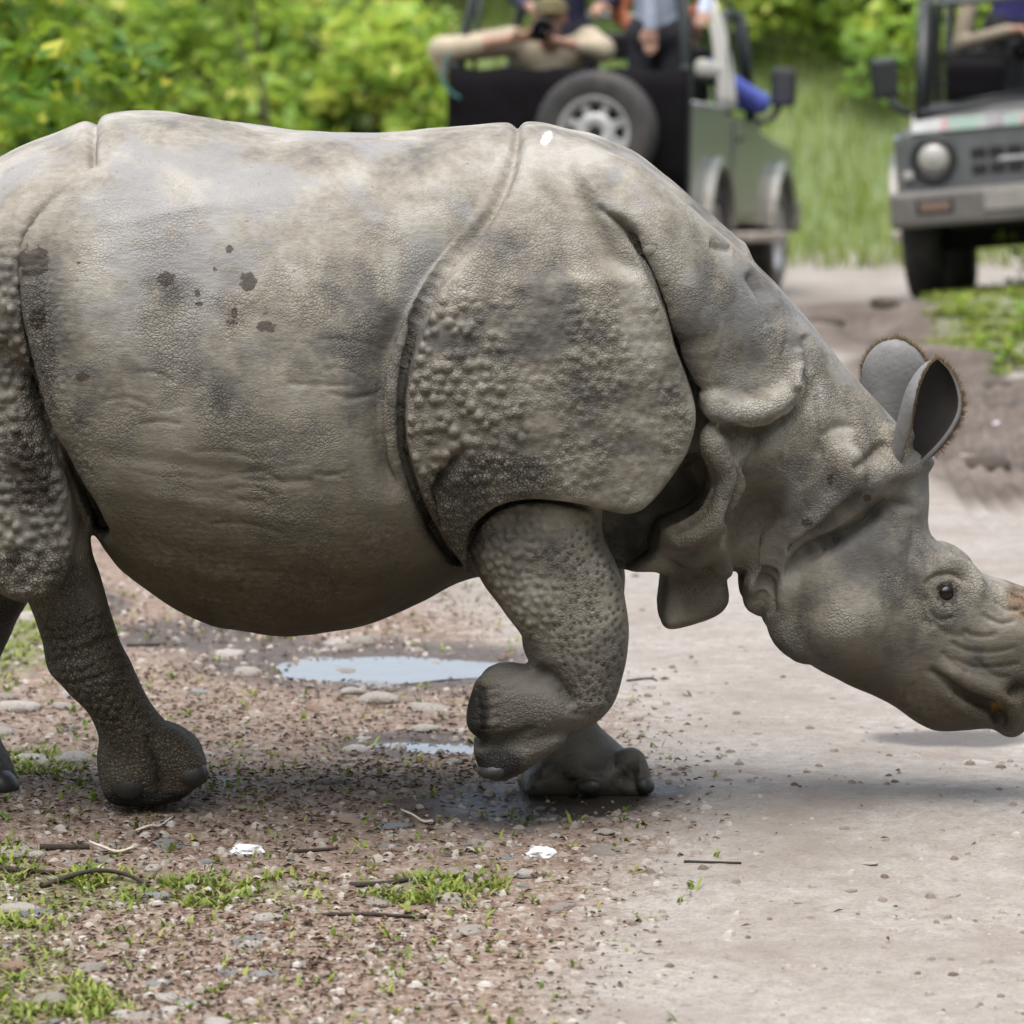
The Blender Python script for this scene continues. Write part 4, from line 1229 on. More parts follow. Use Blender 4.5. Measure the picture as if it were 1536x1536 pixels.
put_stone(72, 1506, 70, protos[6], 'large cream rounded stone half sunk among green weeds', None, 0.6)
put_stone(232, 1346, 62, protos[3], 'flat blue-grey stone lying on the strip of green weeds', None, 0.1)
put_stone(22, 1062, 90, protos[1], 'broad flat tan stone beside the grass clump behind the hind leg', None, 0.0)
put_stone(566, 1052, 66, protos[4], 'low domed pale stone in the litter below the larger puddle', None, 0.2)
put_stone(372, 1010, 44, protos[2], 'tan stone at the shallow end of the larger puddle', None)
put_stone(655, 1000, 34, protos[5], 'small brown stone standing in the larger puddle', None)
put_stone(520, 1012, 40, protos[4], 'low pale stone breaking the water of the larger puddle', None)
put_stone(472, 1064, 40, protos[5], 'orange-brown stone in the litter under the belly', None)
put_stone(752, 1222, 17, protos[0], 'small white pebble in the dark scraped earth under the lifted foot', None)
put_stone(45, 1142, 70, protos[1], 'wide pale stone between grass tufts behind the hind foot', None)
put_stone(110, 1145, 60, protos[4], 'pale stone next to the lifted hind foot', None)
LIT, TRK = 'pale stones scattered through the leaf litter', 'flat pale stones pressed into the bare track'
LANDMARKS = [(560, 1000, 'around the larger puddle'), (680, 1120, 'around the smaller puddle'), (230, 1190, 'under the lifted hind foot'), (880, 1190, 'around the standing forefoot'), (370, 1272, 'around the left-lying paper scrap'.replace('left-lying ', 'larger ')), (812, 1277, 'around the smaller paper scrap'), (180, 1340, 'along the weed strip'), (72, 1506, 'around the large cream stone'), (450, 870, 'under the belly'), (560, 1400, 'around the thin reddish twig'), (500, 1510, 'beyond the reddish twig'), (1300, 1130, 'under the muzzle'), (1200, 1250, 'in front of the muzzle shadow'), (1150, 960, 'behind the chin'), (1000, 1450, 'at its open middle'), (1400, 1450, 'at its broad pale end'), (20, 1050, 'behind the hind leg'), (850, 1400, 'where track and litter meet')]
n_st = 0
tries = 0
while n_st < 270 and tries < 6000:
    tries += 1
    u, v_ = rnd.uniform(-60, 1590), 830 + 740 * rnd.random() ** 0.9
    p = on_z(u, v_, 0)
    pal, gr, md_ = gmask(M_PALE, p[0], p[1]), gmask(M_GREEN, p[0], p[1]), gmask(M_MUD, p[0], p[1])
    inwater = gmask(M_WATER, p[0], p[1]) > 0.2
    if inwater or rnd.random() < 0.80 * pal or rnd.random() < 0.5 * gr: continue
    wpx = 15 + 46 * rnd.random() ** 2.2
    k_ = rnd.choice((0, 1, 3, 4)) if pal > 0.5 else rnd.randrange(9)
    tone_ = ('pale cream', 'pale cream', 'pale cream', 'grey', 'pale cream', 'tan', 'pale cream', 'grey', 'pale cream')[k_]
    size_ = 'tiny' if wpx < 20 else ('small' if wpx < 32 else 'broad')
    near_ = min(LANDMARKS, key=lambda q: math.hypot(q[0] - u, 1.6 * (q[1] - v_)))[2]
    if pal > 0.5: put_stone(u, v_, wpx, protos[k_], f'{size_} flat {tone_} stone on the bare track {near_}', TRK, squash=0.45)
    else: put_stone(u, v_, wpx, protos[k_], f'{size_} {tone_} stone in the litter {near_}', LIT, squash=0.8)
    n_st += 1

# fine gravel: far too many to count
def scatter_mesh(name, n, region, piece, mat, seed, accept, kind_label=None, tone=True):
    """region = (u0,u1,v0,v1); piece(rnd, p, s) -> verts, faces"""
    rn = random.Random(seed)
    vs, fs, tn = [], [], []
    k_ = 0; tr = 0
    while k_ < n and tr < n * 8:
        tr += 1
        u, v_ = rn.uniform(region[0], region[1]), rn.uniform(region[2], region[3])
        p = on_z(u, v_, 0)
        if rn.random() > accept(u, v_, p): continue
        pz = Vector((p[0], p[1], gz(p[0], p[1])))
        pv, pf = piece(rn, pz, u, v_)
        n0 = len(vs)
        vs += pv; fs += [tuple(n0 + i for i in f_) for f_ in pf]
        tn += [rn.random()] * len(pv)
        k_ += 1
    o = mesh_obj(name, vs, fs, mat, smooth=False)
    if tone: attr(o.data, 'tone', tn)
    return o
def acc_litter(u, v_, p):
    if gmask(M_WATER, p[0], p[1]) > 0.3: return 0.02
    return (1 - 0.9 * gmask(M_PALE, p[0], p[1])) * (1 - 0.6 * gmask(M_MUD, p[0], p[1]))
def tone_mat(name, stops, rough=0.8, trans=0.0, gain=0.58):
    t = NT(name)
    c = t.ramp(t.attr('tone'), [(p, tuple(q * gain for q in col)) for p, col in stops])
    t.p(Base_Color=c, Roughness=rough, Specular_IOR_Level=0.3)
    if trans:
        tr_ = t.n('BsdfTranslucent'); t.set(tr_, 'Color', c)
        mx = t.n('MixShader'); t.set(mx, 0, trans)
        out = t.t.nodes['Material Output']
        t.t.links.new(t.b.outputs[0], mx.inputs[1]); t.t.links.new(tr_.outputs[0], mx.inputs[2]); t.t.links.new(mx.outputs[0], out.inputs[0])
    return t.m
GRAVEL = tone_mat('gravel', [(0.0, (0.17, 0.125, 0.095)), (0.4, (0.33, 0.275, 0.23)), (0.8, (0.44, 0.395, 0.345)), (1.0, (0.52, 0.48, 0.43))])
def p_gravel(rn, p, u, v_):
    s_ = (0.004 + 0.016 * rn.random() ** 2.6)
    a = rn.uniform(0, 6.28); fl = rn.uniform(0.35, 0.8)
    vs = []
    for k_ in range(5):
        b_ = a + k_ * 1.2566
        r_ = s_ * rn.uniform(0.7, 1.25)
        vs.append(p + Vector((r_ * math.cos(b_), r_ * math.sin(b_), -0.2 * s_)))
    top = p + Vector((rn.uniform(-.3, .3) * s_, rn.uniform(-.3, .3) * s_, fl * s_))
    vs2 = [q.lerp(top, 0.45) + Vector((0, 0, 0.35 * fl * s_)) for q in vs]
    return vs + vs2 + [top], [(k_, (k_ + 1) % 5, 5 + (k_ + 1) % 5, 5 + k_) for k_ in range(5)] + [(5 + k_, 5 + (k_ + 1) % 5, 10) for k_ in range(5)]
tag(scatter_mesh('gravel', 8500, (-80, 1620, 820, 1600), p_gravel, GRAVEL, 11, acc_litter), 'fine pale gravel strewn over the verge and track', 'gravel', kind='stuff')
LEAF = tone_mat('dry_leaf', [(0.0, (0.04, 0.022, 0.014)), (0.35, (0.12, 0.062, 0.036)), (0.7, (0.22, 0.13, 0.08)), (0.92, (0.34, 0.25, 0.17)), (1.0, (0.5, 0.43, 0.34))])
def p_leaf(rn, p, u, v_):
    L_, w_ = rn.uniform(0.003, 0.015), rn.uniform(0.0015, 0.005)
    a = rn.uniform(0, 6.28)
    d = Vector((math.cos(a), math.sin(a), rn.uniform(-.1, .25))); n_ = Vector((-math.sin(a), math.cos(a), rn.uniform(-.5, .5)))
    p = p + Vector((0, 0, rn.uniform(0.002, 0.009)))
    return [p - d * L_, p + n_ * w_ + Vector((0, 0, rn.uniform(0, .006))), p + d * L_, p - n_ * w_ + Vector((0, 0, rn.uniform(0, .006)))], [(0, 1, 2), (0, 2, 3)]
tag(scatter_mesh('leaf_litter', 14000, (-80, 1620, 820, 1600), p_leaf, LEAF, 12, lambda u, v_, p: acc_litter(u, v_, p) * (0.12 if gmask(M_PALE, p[0], p[1]) > 0.8 else 1) * (0.35 + 0.65 * gmask(M_BROWN, p[0], p[1]))), 'brown leaf litter and bark chips strewn over the verge', 'leaf litter', kind='stuff')

# grass and ground cover
M_PATCH = sstep(-0.10, 0.22, n2(gco, 9.0, 401, 3))
GRASS = tone_mat('grass_blades',  [(0.0, (0.10, 0.16, 0.018)), (0.5, (0.24, 0.32, 0.045)), (0.85, (0.36, 0.41, 0.08)), (1.0, (0.40, 0.36, 0.14))], 0.55, 0.35, 0.66)
def p_grass(rn, p, u, v_):
    sc = 1.0 if v_ > 700 else 1.6
    vs, fs = [], []
    for k_ in range(rn.randint(2, 4)):
        a = rn.uniform(0, 6.28); h = rn.uniform(0.006, 0.030) * sc; ln = rn.uniform(0.4, 1.8) * h
        w_ = rn.uniform(0.002, 0.006) * sc
        d = Vector((math.cos(a), math.sin(a), 0)); n_ = Vector((-d.y, d.x, 0))
        b_ = p + Vector((rn.uniform(-.015, .015), rn.uniform(-.015, .015), -0.004))
        n0 = len(vs)
        vs += [b_ - n_ * w_, b_ + n_ * w_, b_ + d * ln * 0.5 + Vector((0, 0, h * 0.7)) + n_ * w_ * 0.9, b_ + d * ln * 0.5 + Vector((0, 0, h * 0.7)) - n_ * w_ * 0.9, b_ + d * ln + Vector((0, 0, h))]
        fs += [(n0, n0 + 1, n0 + 2, n0 + 3), (n0 + 3, n0 + 2, n0 + 4)]
    return vs, fs
def acc_green(u, v_, p):
    if gmask(M_WATER, p[0], p[1]) > 0.2: return 0
    g = gmask(M_GREEN, p[0], p[1]) * gmask(M_PATCH, p[0], p[1])
    return max(0, g - 0.06) + 0.016 * (1 - gmask(M_PALE, p[0], p[1]))
tag(scatter_mesh('grass', 12500, (-120, 1640, 880, 1600), p_grass, GRASS, 13, acc_green), 'short green weeds and grass growing through the gravel', 'grass', kind='stuff')
tag(scatter_mesh('grass', 4500, (1330, 1680, 395, 600), p_grass, GRASS, 14, acc_green), 'bright green turf on the muddy bank beside the parked jeep', 'grass', kind='stuff')
# ================================================================== TREES AND BUSHES
def foliage_mat(name, stops):
    t = NT(name)
    c = t.ramp(t.attr('tone'), stops)
    t.p(Base_Color=c, Roughness=0.5, Specular_IOR_Level=0.35)
    tr_ = t.n('BsdfTranslucent'); t.set(tr_, 'Color', t.mix(0.5, c, (0.40, 0.50, 0.05)))
    mx = t.n('MixShader'); t.set(mx, 0, 0.5)
    t.t.links.new(t.b.outputs[0], mx.inputs[1]); t.t.links.new(tr_.outputs[0], mx.inputs[2])
    t.t.links.new(mx.outputs[0], t.t.nodes['Material Output'].inputs[0])
    return t.m
F_MID = foliage_mat('foliage_mid', [(0, (0.06, 0.13, 0.025)), (0.5, (0.155, 0.28, 0.05)), (0.85, (0.25, 0.38, 0.065)), (1, (0.40, 0.43, 0.08))])
F_DARK = foliage_mat('foliage_dark', [(0.0, (0.021, 0.081, 0.011)), (0.6, (0.057, 0.162, 0.018)), (0.88, (0.152, 0.283, 0.024)), (1.0, (0.446, 0.446, 0.041))])
F_LITE = foliage_mat('foliage_light', [(0, (0.13, 0.22, 0.035)), (0.5, (0.22, 0.36, 0.06)), (0.85, (0.31, 0.43, 0.08)), (1, (0.46, 0.46, 0.10))])
BARK = simple_mat('bark', (0.10, 0.075, 0.055), 0.9, var=0.35, scale=9, bump=0.8)

def tube(pts, radii, sides=8):
    """verts, faces of a tapered tube through pts"""
    vs, fs = [], []
    P = [Vector(p) for p in pts]
    for i, p in enumerate(P):
        d = (P[min(i + 1, len(P) - 1)] - P[max(i - 1, 0)]).normalized()
        a = d.cross(Vector((0.31, 0.21, 0.93)) if abs(d.z) < 0.9 else Vector((1, 0, 0))).normalized(); b = d.cross(a)
        for j in range(sides):
            t_ = 2 * math.pi * j / sides
            vs.append(p + (a * math.cos(t_) + b * math.sin(t_)) * radii[i])
    for i in range(len(P) - 1):
        for j in range(sides):
            fs.append((i * sides + j, i * sides + (j + 1) % sides, (i + 1) * sides + (j + 1) % sides, (i + 1) * sides + j))
    fs.append(tuple(range(sides))[::-1]); fs.append(tuple(range((len(P) - 1) * sides, len(P) * sides)))
    return vs, fs

def leaf_cloud(rng, clumps, per, size, name, mat, parent):
    """clumps: (centre, radius, tone); leaves are folded 2-triangle blades spread through each clump"""
    C = np.repeat(np.array([c for c, r_, tn in clumps]), per, 0)
    Rr = np.repeat(np.array([r_ for c, r_, tn in clumps]), per)
    Tn = np.repeat(np.array([tn for c, r_, tn in clumps]), per)
    n = len(C)
    d = rng.normal(size=(n, 3)); d /= np.linalg.norm(d, axis=1)[:, None]
    pos = C + d * (Rr * rng.random(n) ** 0.45)[:, None] * np.array([1, 1, 0.75])
    ax = rng.normal(size=(n, 3)); ax[:, 2] = ax[:, 2] * 0.45 - 0.2; ax /= np.linalg.norm(ax, axis=1)[:, None]
    s = np.cross(ax, rng.normal(size=(n, 3)) * 0.55 + np.array([0, 0, 1.0])); s /= np.linalg.norm(s, axis=1)[:, None] + 1e-9
    nn = np.cross(s, ax)
    L = size * (0.6 + 0.8 * rng.random(n))[:, None]
    W = L * (0.26 + 0.14 * rng.random(n))[:, None]
    v0, v1, v2, v3 = pos - ax * L / 2, pos + s * W + nn * L * 0.1, pos + ax * L / 2 - nn * L * 0.12, pos - s * W + nn * L * 0.1
    co_ = np.stack([v0, v1, v2, v3], 1).reshape(-1, 3)
    b_ = np.arange(n) * 4
    tri = np.concatenate([np.stack([b_, b_ + 1, b_ + 2], 1), np.stack([b_, b_ + 2, b_ + 3], 1)])
    o = quads_mesh(name, co_, tri, mat, parent)
    tone = np.clip(Tn + rng.normal(size=n) * 0.17, 0, 1) 
    tone = np.where(rng.random(n) > 0.94, 1.0, tone)
    attr(o.data, 'tone', np.repeat(tone, 4))
    return o

def plant(name, label, cat, x, y, height, spread, mat, seed, n_clump, per, size, group=None, low=0.08, stems=3, lean=(0, 0), trunk_r=0.05, tone0=0.5, dome=False):
    rng = np.random.default_rng(seed)
    z0 = gz(x, y)
    root = empty(name, (x, y, z0))
    tag(root, label, cat, group)
    clumps, tv, tf = [], [], []
    for k_ in range(stems):
        a = 2 * math.pi * (k_ + rng.random()) / stems
        tip = np.array([lean[0] + math.cos(a) * spread * 0.55, lean[1] + math.sin(a) * spread * 0.55, height * rng.uniform(0.72, 0.95)])
        mid = tip * np.array([0.35, 0.35, 0.5]) + rng.normal(size=3) * 0.06 * spread
        pts = catmull([(rng.normal() * 0.05, rng.normal() * 0.05, -0.05), mid, tip], 5)
        rad = np.linspace(trunk_r, trunk_r * 0.2, len(pts))
        v_, f_ = tube(pts, rad, 7)
        n0 = len(tv); tv += v_; tf += [tuple(n0 + i for i in q) for q in f_]
        for b_ in range(4):
            s_ = pts[int(len(pts) * rng.uniform(0.35, 0.9))]
            e_ = s_ + np.array([rng.normal() * spread * 0.4, rng.normal() * spread * 0.4, rng.uniform(0, 0.25) * height])
            v_, f_ = tube([s_, (s_ + e_) / 2 + rng.normal(size=3) * 0.03, e_], [trunk_r * 0.4, trunk_r * 0.25, trunk_r * 0.1], 5)
            n0 = len(tv); tv += v_; tf += [tuple(n0 + i for i in q) for q in f_]
    mesh_obj('trunk', tv, tf, BARK, root)
    for k_ in range(n_clump):
        if dome:                      # shrub: clumps near the outside of a mound that reaches the ground
            a = rng.uniform(0, 6.283); e_ = math.asin(rng.random() ** 0.8)
            q = rng.uniform(0.62, 1.0)
            c = np.array([spread * q * math.cos(e_) * math.cos(a), spread * q * math.cos(e_) * math.sin(a), height * q * math.sin(e_) + 0.05])
        else:
            h = low + (1 - low) * rng.random() ** 0.85
            a = rng.uniform(0, 6.283)
            r_ = spread * math.sqrt(rng.random()) * (0.55 + 0.6 * math.sin(math.pi * min(1, h * 0.8 + 0.15)))
            c = np.array([lean[0] * h + r_ * math.cos(a), lean[1] * h + r_ * math.sin(a), h * height])
        clumps.append((c, spread * rng.uniform(0.13, 0.30), np.clip(tone0 + rng.normal() * 0.22, 0, 1)))
    leaf_cloud(rng, clumps, per, size, 'crown', mat, root)
    return root

BG = 'bushes growing beyond the road'
spec = [  # pixel u, distance y, height, spread, material, label, tone
    (-60, 23.5, 2.6, 1.5, F_DARK, 'dark green bush behind the leaning tree, left of the pale thicket', 0.5),
    (150, 26.0, 3.0, 1.7, F_MID, 'mid green rounded bush behind the rump of the rhino', 0.45),
    (330, 24.0, 2.5, 1.4, F_LITE, 'yellow-green bush rising behind the middle of the back', 0.45),
    (470, 27.5, 3.2, 1.8, F_MID, 'dense mid green bush between the yellow-green bush and the black-backed jeep', 0.35),
    (590, 23.6, 1.9, 1.1, F_LITE, 'low bright yellow bush beside the black-backed jeep', 0.7),
    (680, 29.0, 3.4, 1.7, F_DARK, 'dark bush in the gap beside the roll bar of the black-backed jeep', 0.5),
    (860, 28.0, 3.2, 1.9, F_MID, 'green bush seen through the open back of the jeep', 0.5),
    (1080, 27.0, 1.81, 1.7, F_LITE, 'green bush behind the mirror of the black-backed jeep', 0.55),
    (1235, 26.5, 1.49, 1.5, F_LITE, 'bright green bush standing in the gap between the two jeeps', 0.45),
    (1360, 27.5, 1.76, 1.8, F_LITE, 'leafy bush behind the mirror of the grille-forward jeep', 0.55),
    (1520, 25.5, 1.65, 1.7, F_MID, 'green bush behind the windscreen of the grille-forward jeep', 0.5),
    (1700, 26.5, 3.2, 1.8, F_MID, 'broad green bush at the end of the hedge behind the grille-forward jeep', 0.5),
    (-260, 26.5, 3.2, 1.8, F_MID, 'broad green bush at the end of the hedge behind the leaning tree', 0.5)]
for i_, (u_, y_, h_, sp_, m_, lb_, tn_) in enumerate(spec):
    x_ = (u_ - 768) / FPX * (y_ + CAM_D)
    plant('bush', lb_, 'bush', x_, y_ - 2.2, h_ * 0.66, sp_ * 1.0, m_, 100 + i_, 70, 55, 0.12, BG, tone0=tn_, dome=True)
# far belt of woodland, one mass
rng = np.random.default_rng(5)
cl = []
for k_ in range(620):
    y_ = rng.uniform(33, 46); x_ = rng.uniform(-26, 26)
    h_ = rng.random() ** 0.8 * 2.4
    cl.append((np.array([x_, y_, gz(x_, y_) + h_]), rng.uniform(0.7, 1.3), np.clip(0.45 + rng.normal() * 0.25, 0, 1)))
tag(leaf_cloud(rng, cl, 60, 0.34, 'woodland', F_MID, None), 'green woodland closing off the view beyond the bushes', 'woodland', kind='stuff')
# unseen forest added behind and beside the camera to block low sky light
cl = []
for k_ in range(1000):
    a_ = rng.uniform(R(72), R(288)); r_ = rng.uniform(19, 26)
    x_, y_ = r_ * math.sin(a_), r_ * math.cos(a_)
    h_ = rng.random() ** 0.85 * 13
    cl.append((np.array([x_, y_, gz(x_, y_) + h_]), rng.uniform(1.0, 1.9), np.clip(0.4 + rng.normal() * 0.25, 0, 1)))
tag(leaf_cloud(rng, cl, 45, 0.55, 'woodland', F_DARK, None), 'unseen dark green forest added round the clearing to block low light', 'woodland', kind='stuff')
# the nearer tree whose foliage hangs in at the corner
plant('tree', 'dark leafed tree with drooping yellow-tipped foliage hanging behind the rump', 'tree', -3.05, 8.2, 3.4, 1.25, F_DARK, 31, 90, 75, 0.115, low=0.22, stems=3, trunk_r=0.09, tone0=0.5)
plant('sapling', 'slender sapling with yellow-green leaves in front of the bushes', 'sapling', (410 - 768) / FPX * 29.5, 18.6, 2.9, 0.42, F_LITE, 33, 14, 26, 0.12, low=0.35, stems=1, trunk_r=0.025, tone0=0.75)
# tall pale grass between road and bushes
rng = np.random.default_rng(9)
n = 22000
gx2 = rng.uniform(-6.5, 8.0, n); gy2 = 18.7 + 10 * rng.random(n) ** 1.2
gz2 = np.array([gz(a, b) for a, b in zip(gx2, gy2)])
hh = rng.uniform(0.10, 0.42, n) * (0.6 + 0.5 * (gy2 - 18.7) / 10); an = rng.uniform(0, 6.283, n); ln = hh * rng.uniform(0.1, 0.6, n); w_ = rng.uniform(0.006, 0.014, n)
dx, dy = np.cos(an), np.sin(an)
fa = rng.uniform(0, 6.283, n); sx, sy = np.cos(fa) * w_, np.sin(fa) * w_
v0 = np.stack([gx2 - sx, gy2 - sy, gz2 - 0.02], 1); v1 = np.stack([gx2 + sx, gy2 + sy, gz2 - 0.02], 1); v2 = np.stack([gx2 + dx * ln, gy2 + dy * ln, gz2 + hh], 1)
o = quads_mesh('tall_grass', np.stack([v0, v1, v2], 1).reshape(-1, 3), np.arange(3 * n).reshape(-1, 3), GRASS)
attr(o.data, 'tone', np.repeat(np.clip(rng.normal(0.55, 0.2, n), 0, 1), 3))
tag(o, 'tall pale green grass between the road and the bushes', 'grass', kind='stuff')
# weeds on the muddy bank
for i_, (u_, v__, h_) in enumerate([(1528, 440, 0.34), (1470, 520, 0.12), (1508, 535, 0.13), (1440, 486, 0.12), (1545, 500, 0.22)]):
    p_ = on_z(u_, v__, 0.05)
    plant('weed', ['tall leafy weed sprouting on the bank in front of the jeep bumper', 'small weed on the mud edge of the bank near the ears', 'small broad weed above the clod of dark earth', 'low weed where the turf of the bank begins', 'bushy weed on the turf of the bank'][i_], 'weed', p_[0], p_[1], h_, h_ * 0.42, F_LITE, 60 + i_, 9, 9, 0.045, low=0.1, stems=2, trunk_r=0.004, tone0=0.5)
# ================================================================== JEEPS
def box(name, c, s, mat, parent, bev=0.012, rot=None, taper=None):
    bm = bmesh.new()
    bmesh.ops.create_cube(bm, size=1.0)
    for q in bm.verts:
        q.co = Vector((q.co.x * s[0], q.co.y * s[1], q.co.z * s[2]))
        if taper: q.co = taper(q.co)
    if bev > 0: bmesh.ops.bevel(bm, geom=bm.edges[:], offset=min(bev, min(s) * 0.45), segments=2, affect='EDGES', profile=0.6)
    M = Matrix.Translation(c) @ (Euler(rot).to_matrix().to_4x4() if rot else Matrix.Identity(4))
    bmesh.ops.transform(bm, matrix=M, verts=bm.verts[:])
    me = bpy.data.meshes.new(name); bm.to_mesh(me); bm.free()
    me.materials.append(mat)
    o = bpy.data.objects.new(name, me); COL.objects.link(o); o.parent = parent
    return o
def pipe(name, pts, r_, mat, parent, sides=10, smooth_path=True):
    P = catmull(pts, 5) if smooth_path and len(pts) > 2 else pts
    v_, f_ = tube(P, [r_] * len(P), sides)
    return mesh_obj(name, v_, f_, mat, parent)
def lathe(name, prof_, mat, parent, seg=48, axis='x', c=(0, 0, 0), mod=None):
    vs, fs = [], []
    n = len(prof_)
    for i in range(seg):
        a = 2 * math.pi * i / seg
        for k_, (h, r_) in enumerate(prof_):
            if mod: r_ = r_ + mod(i, k_)
            q = (h, r_ * math.cos(a), r_ * math.sin(a)) if axis == 'x' else (r_ * math.cos(a), h, r_ * math.sin(a))
            vs.append(Vector(q) + Vector(c))
    for i in range(seg):
        for k_ in range(n - 1):
            a, b = i * n + k_, ((i + 1) % seg) * n + k_
            fs.append((a, b, b + 1, a + 1))
    return mesh_obj(name, vs, fs, mat, parent)
def extrude_profile(name, poly, x0, x1, mat, parent, bev=0.008):
    """side-view outline (y, z) extruded from x0 to x1"""
    bm = bmesh.new()
    a = [bm.verts.new((x0, y, z_)) for y, z_ in poly]; b = [bm.verts.new((x1, y, z_)) for y, z_ in poly]
    fa = bm.faces.new(a[::-1]); fb = bm.faces.new(b)
    for i in range(len(poly)): bm.faces.new((a[i], a[(i + 1) % len(poly)], b[(i + 1) % len(poly)], b[i]))
    bmesh.ops.recalc_face_normals(bm, faces=bm.faces[:])
    ed = [e_ for f_ in (fa, fb) for e_ in f_.edges]
    bmesh.ops.bevel(bm, geom=list(set(ed)), offset=bev, segments=2, affect='EDGES')
    bmesh.ops.triangulate(bm, faces=[f_ for f_ in bm.faces if len(f_.verts) > 4])
    me = bpy.data.meshes.new(name); bm.to_mesh(me); bm.free()
    me.materials.append(mat)
    o = bpy.data.objects.new(name, me); COL.objects.link(o); o.parent = parent
    return o

def paint(name, col, dust_col=(0.30, 0.26, 0.21)):
    t = NT(name); v = t.coord()
    zc_ = t.n('SeparateXYZ'); t.t.links.new(v, zc_.inputs[0])
    n_ = t.noise(5, 6, 0.65, v)
    low = t.maprange(t.math('ADD', zc_.outputs[2], t.math('MULTIPLY', t.math('SUBTRACT', n_, 0.5), 0.5)), 0.35, 0.85, 0.85, 0.12)
    t.p(Base_Color=t.mix(low, col, dust_col), Roughness=t.maprange(low, 0, 1, 0.22, 0.8), Metallic=0.15, Coat_Weight=0.25, Coat_Roughness=0.12)
    return t.m
PAINT1 = paint('jeep_paint_green_grey', (0.13, 0.145, 0.14))
PAINT2 = paint('jeep_paint_dark_green', (0.045, 0.06, 0.058))
BLACK = simple_mat('black_canvas', (0.007, 0.006, 0.007), 0.95, var=0.3, scale=6, bump=0.4, spec=0.1)
RUBBER = simple_mat('tyre_rubber', (0.028, 0.027, 0.027), 0.8, var=0.3, scale=20, dirt=(0.14, 0.115, 0.09), dirt_amt=0.35)
RUBBER_D = simple_mat('tyre_rubber_dusty', (0.05, 0.045, 0.04), 0.85, var=0.3, scale=20, dirt=(0.26, 0.22, 0.18), dirt_amt=0.75)
SILVER = simple_mat('wheel_silver', (0.62, 0.62, 0.62), 0.4, 0.4, var=0.12, scale=14, dirt=(0.25, 0.21, 0.17), dirt_amt=0.5)
DARKM = simple_mat('dark_metal', (0.018, 0.021, 0.020), 0.45, 0.2, var=0.2)
CREAM = simple_mat('cream_canvas', (0.80, 0.76, 0.66), 0.85, var=0.1, scale=9, bump=0.3)
BUMPER = simple_mat('bumper_grey', (0.14, 0.13, 0.117), 0.6, 0.1, var=0.12, dirt=(0.24, 0.21, 0.175), dirt_amt=0.6)
STEPM = simple_mat('step_dusty', (0.55, 0.47, 0.40), 0.8, var=0.2)
GREYP = simple_mat('grille_grey', (0.12, 0.125, 0.125), 0.5, 0.1, var=0.15)
SEAT = simple_mat('seat_vinyl', (0.02, 0.02, 0.021), 0.6, var=0.2)
UNDER = simple_mat('underbody_black', (0.012, 0.011, 0.010), 0.9, var=0.2)
t = NT('lamp_glass'); v = t.coord()
t.p(Base_Color=(0.26, 0.25, 0.225, 1), Roughness=0.15, Specular_IOR_Level=0.8, Normal=t.bump(t.noise(60, 1, 0.5, t.scale(v, (1, 0.1, 0.1))), 0.3, 0.01)); LENS = t.m
AMBER = simple_mat('amber_lens', (0.20, 0.13, 0.10), 0.3, var=0.1)
MIRRORG = NT('mirror_glass').p(Base_Color=(0.05, 0.05, 0.055, 1), Metallic=0.2, Roughness=0.2).m
t = NT('windscreen_glass')
gl = t.n('BsdfGlass'); gl.inputs['Roughness'].default_value = 0.02; gl.inputs['IOR'].default_value = 1.05
trp = t.n('BsdfTransparent'); trp.inputs[0].default_value = (0.82, 0.9, 0.86, 1)
gls = t.n('BsdfGlossy'); gls.inputs['Roughness'].default_value = 0.03
fr = t.n('Fresnel'); fr.inputs[0].default_value = 1.45
mx = t.n('MixShader'); t.t.links.new(fr.outputs[0], mx.inputs[0]); t.t.links.new(trp.outputs[0], mx.inputs[1]); t.t.links.new(gls.outputs[0], mx.inputs[2])
t.t.links.new(mx.outputs[0], t.t.nodes['Material Output'].inputs[0]); GLASS = t.m
# printed hood band: blocks of colour
t = NT('printed_band'); v = t.coord()
sx_ = t.n('SeparateXYZ'); t.t.links.new(v, sx_.inputs[0])
col = t.ramp(t.maprange(sx_.outputs[0], -0.6, 0.6), [(0.0, (0.5, 0.10, 0.13)), (0.16, (0.62, 0.58, 0.56)), (0.30, (0.52, 0.10, 0.14)), (0.50, (0.22, 0.36, 0.28)), (0.58, (0.10, 0.10, 0.15)), (0.66, (0.24, 0.38, 0.30)), (0.84, (0.55, 0.22, 0.24)), (0.87, (0.58, 0.60, 0.58))], 'CONSTANT')
t.p(Base_Color=t.mix(t.maprange(t.noise(9, 4, 0.6, v), 0.45, 0.7), t.mix(1.0, col, (0.5, 0.5, 0.5), 'MULTIPLY'), (0.20, 0.185, 0.17)), Roughness=0.4); BAND = t.m
FLORAL = simple_mat('dusty_hood', (0.10, 0.105, 0.10), 0.35, var=0.5, scale=9, dirt=(0.30, 0.26, 0.22), dirt_amt=0.7)

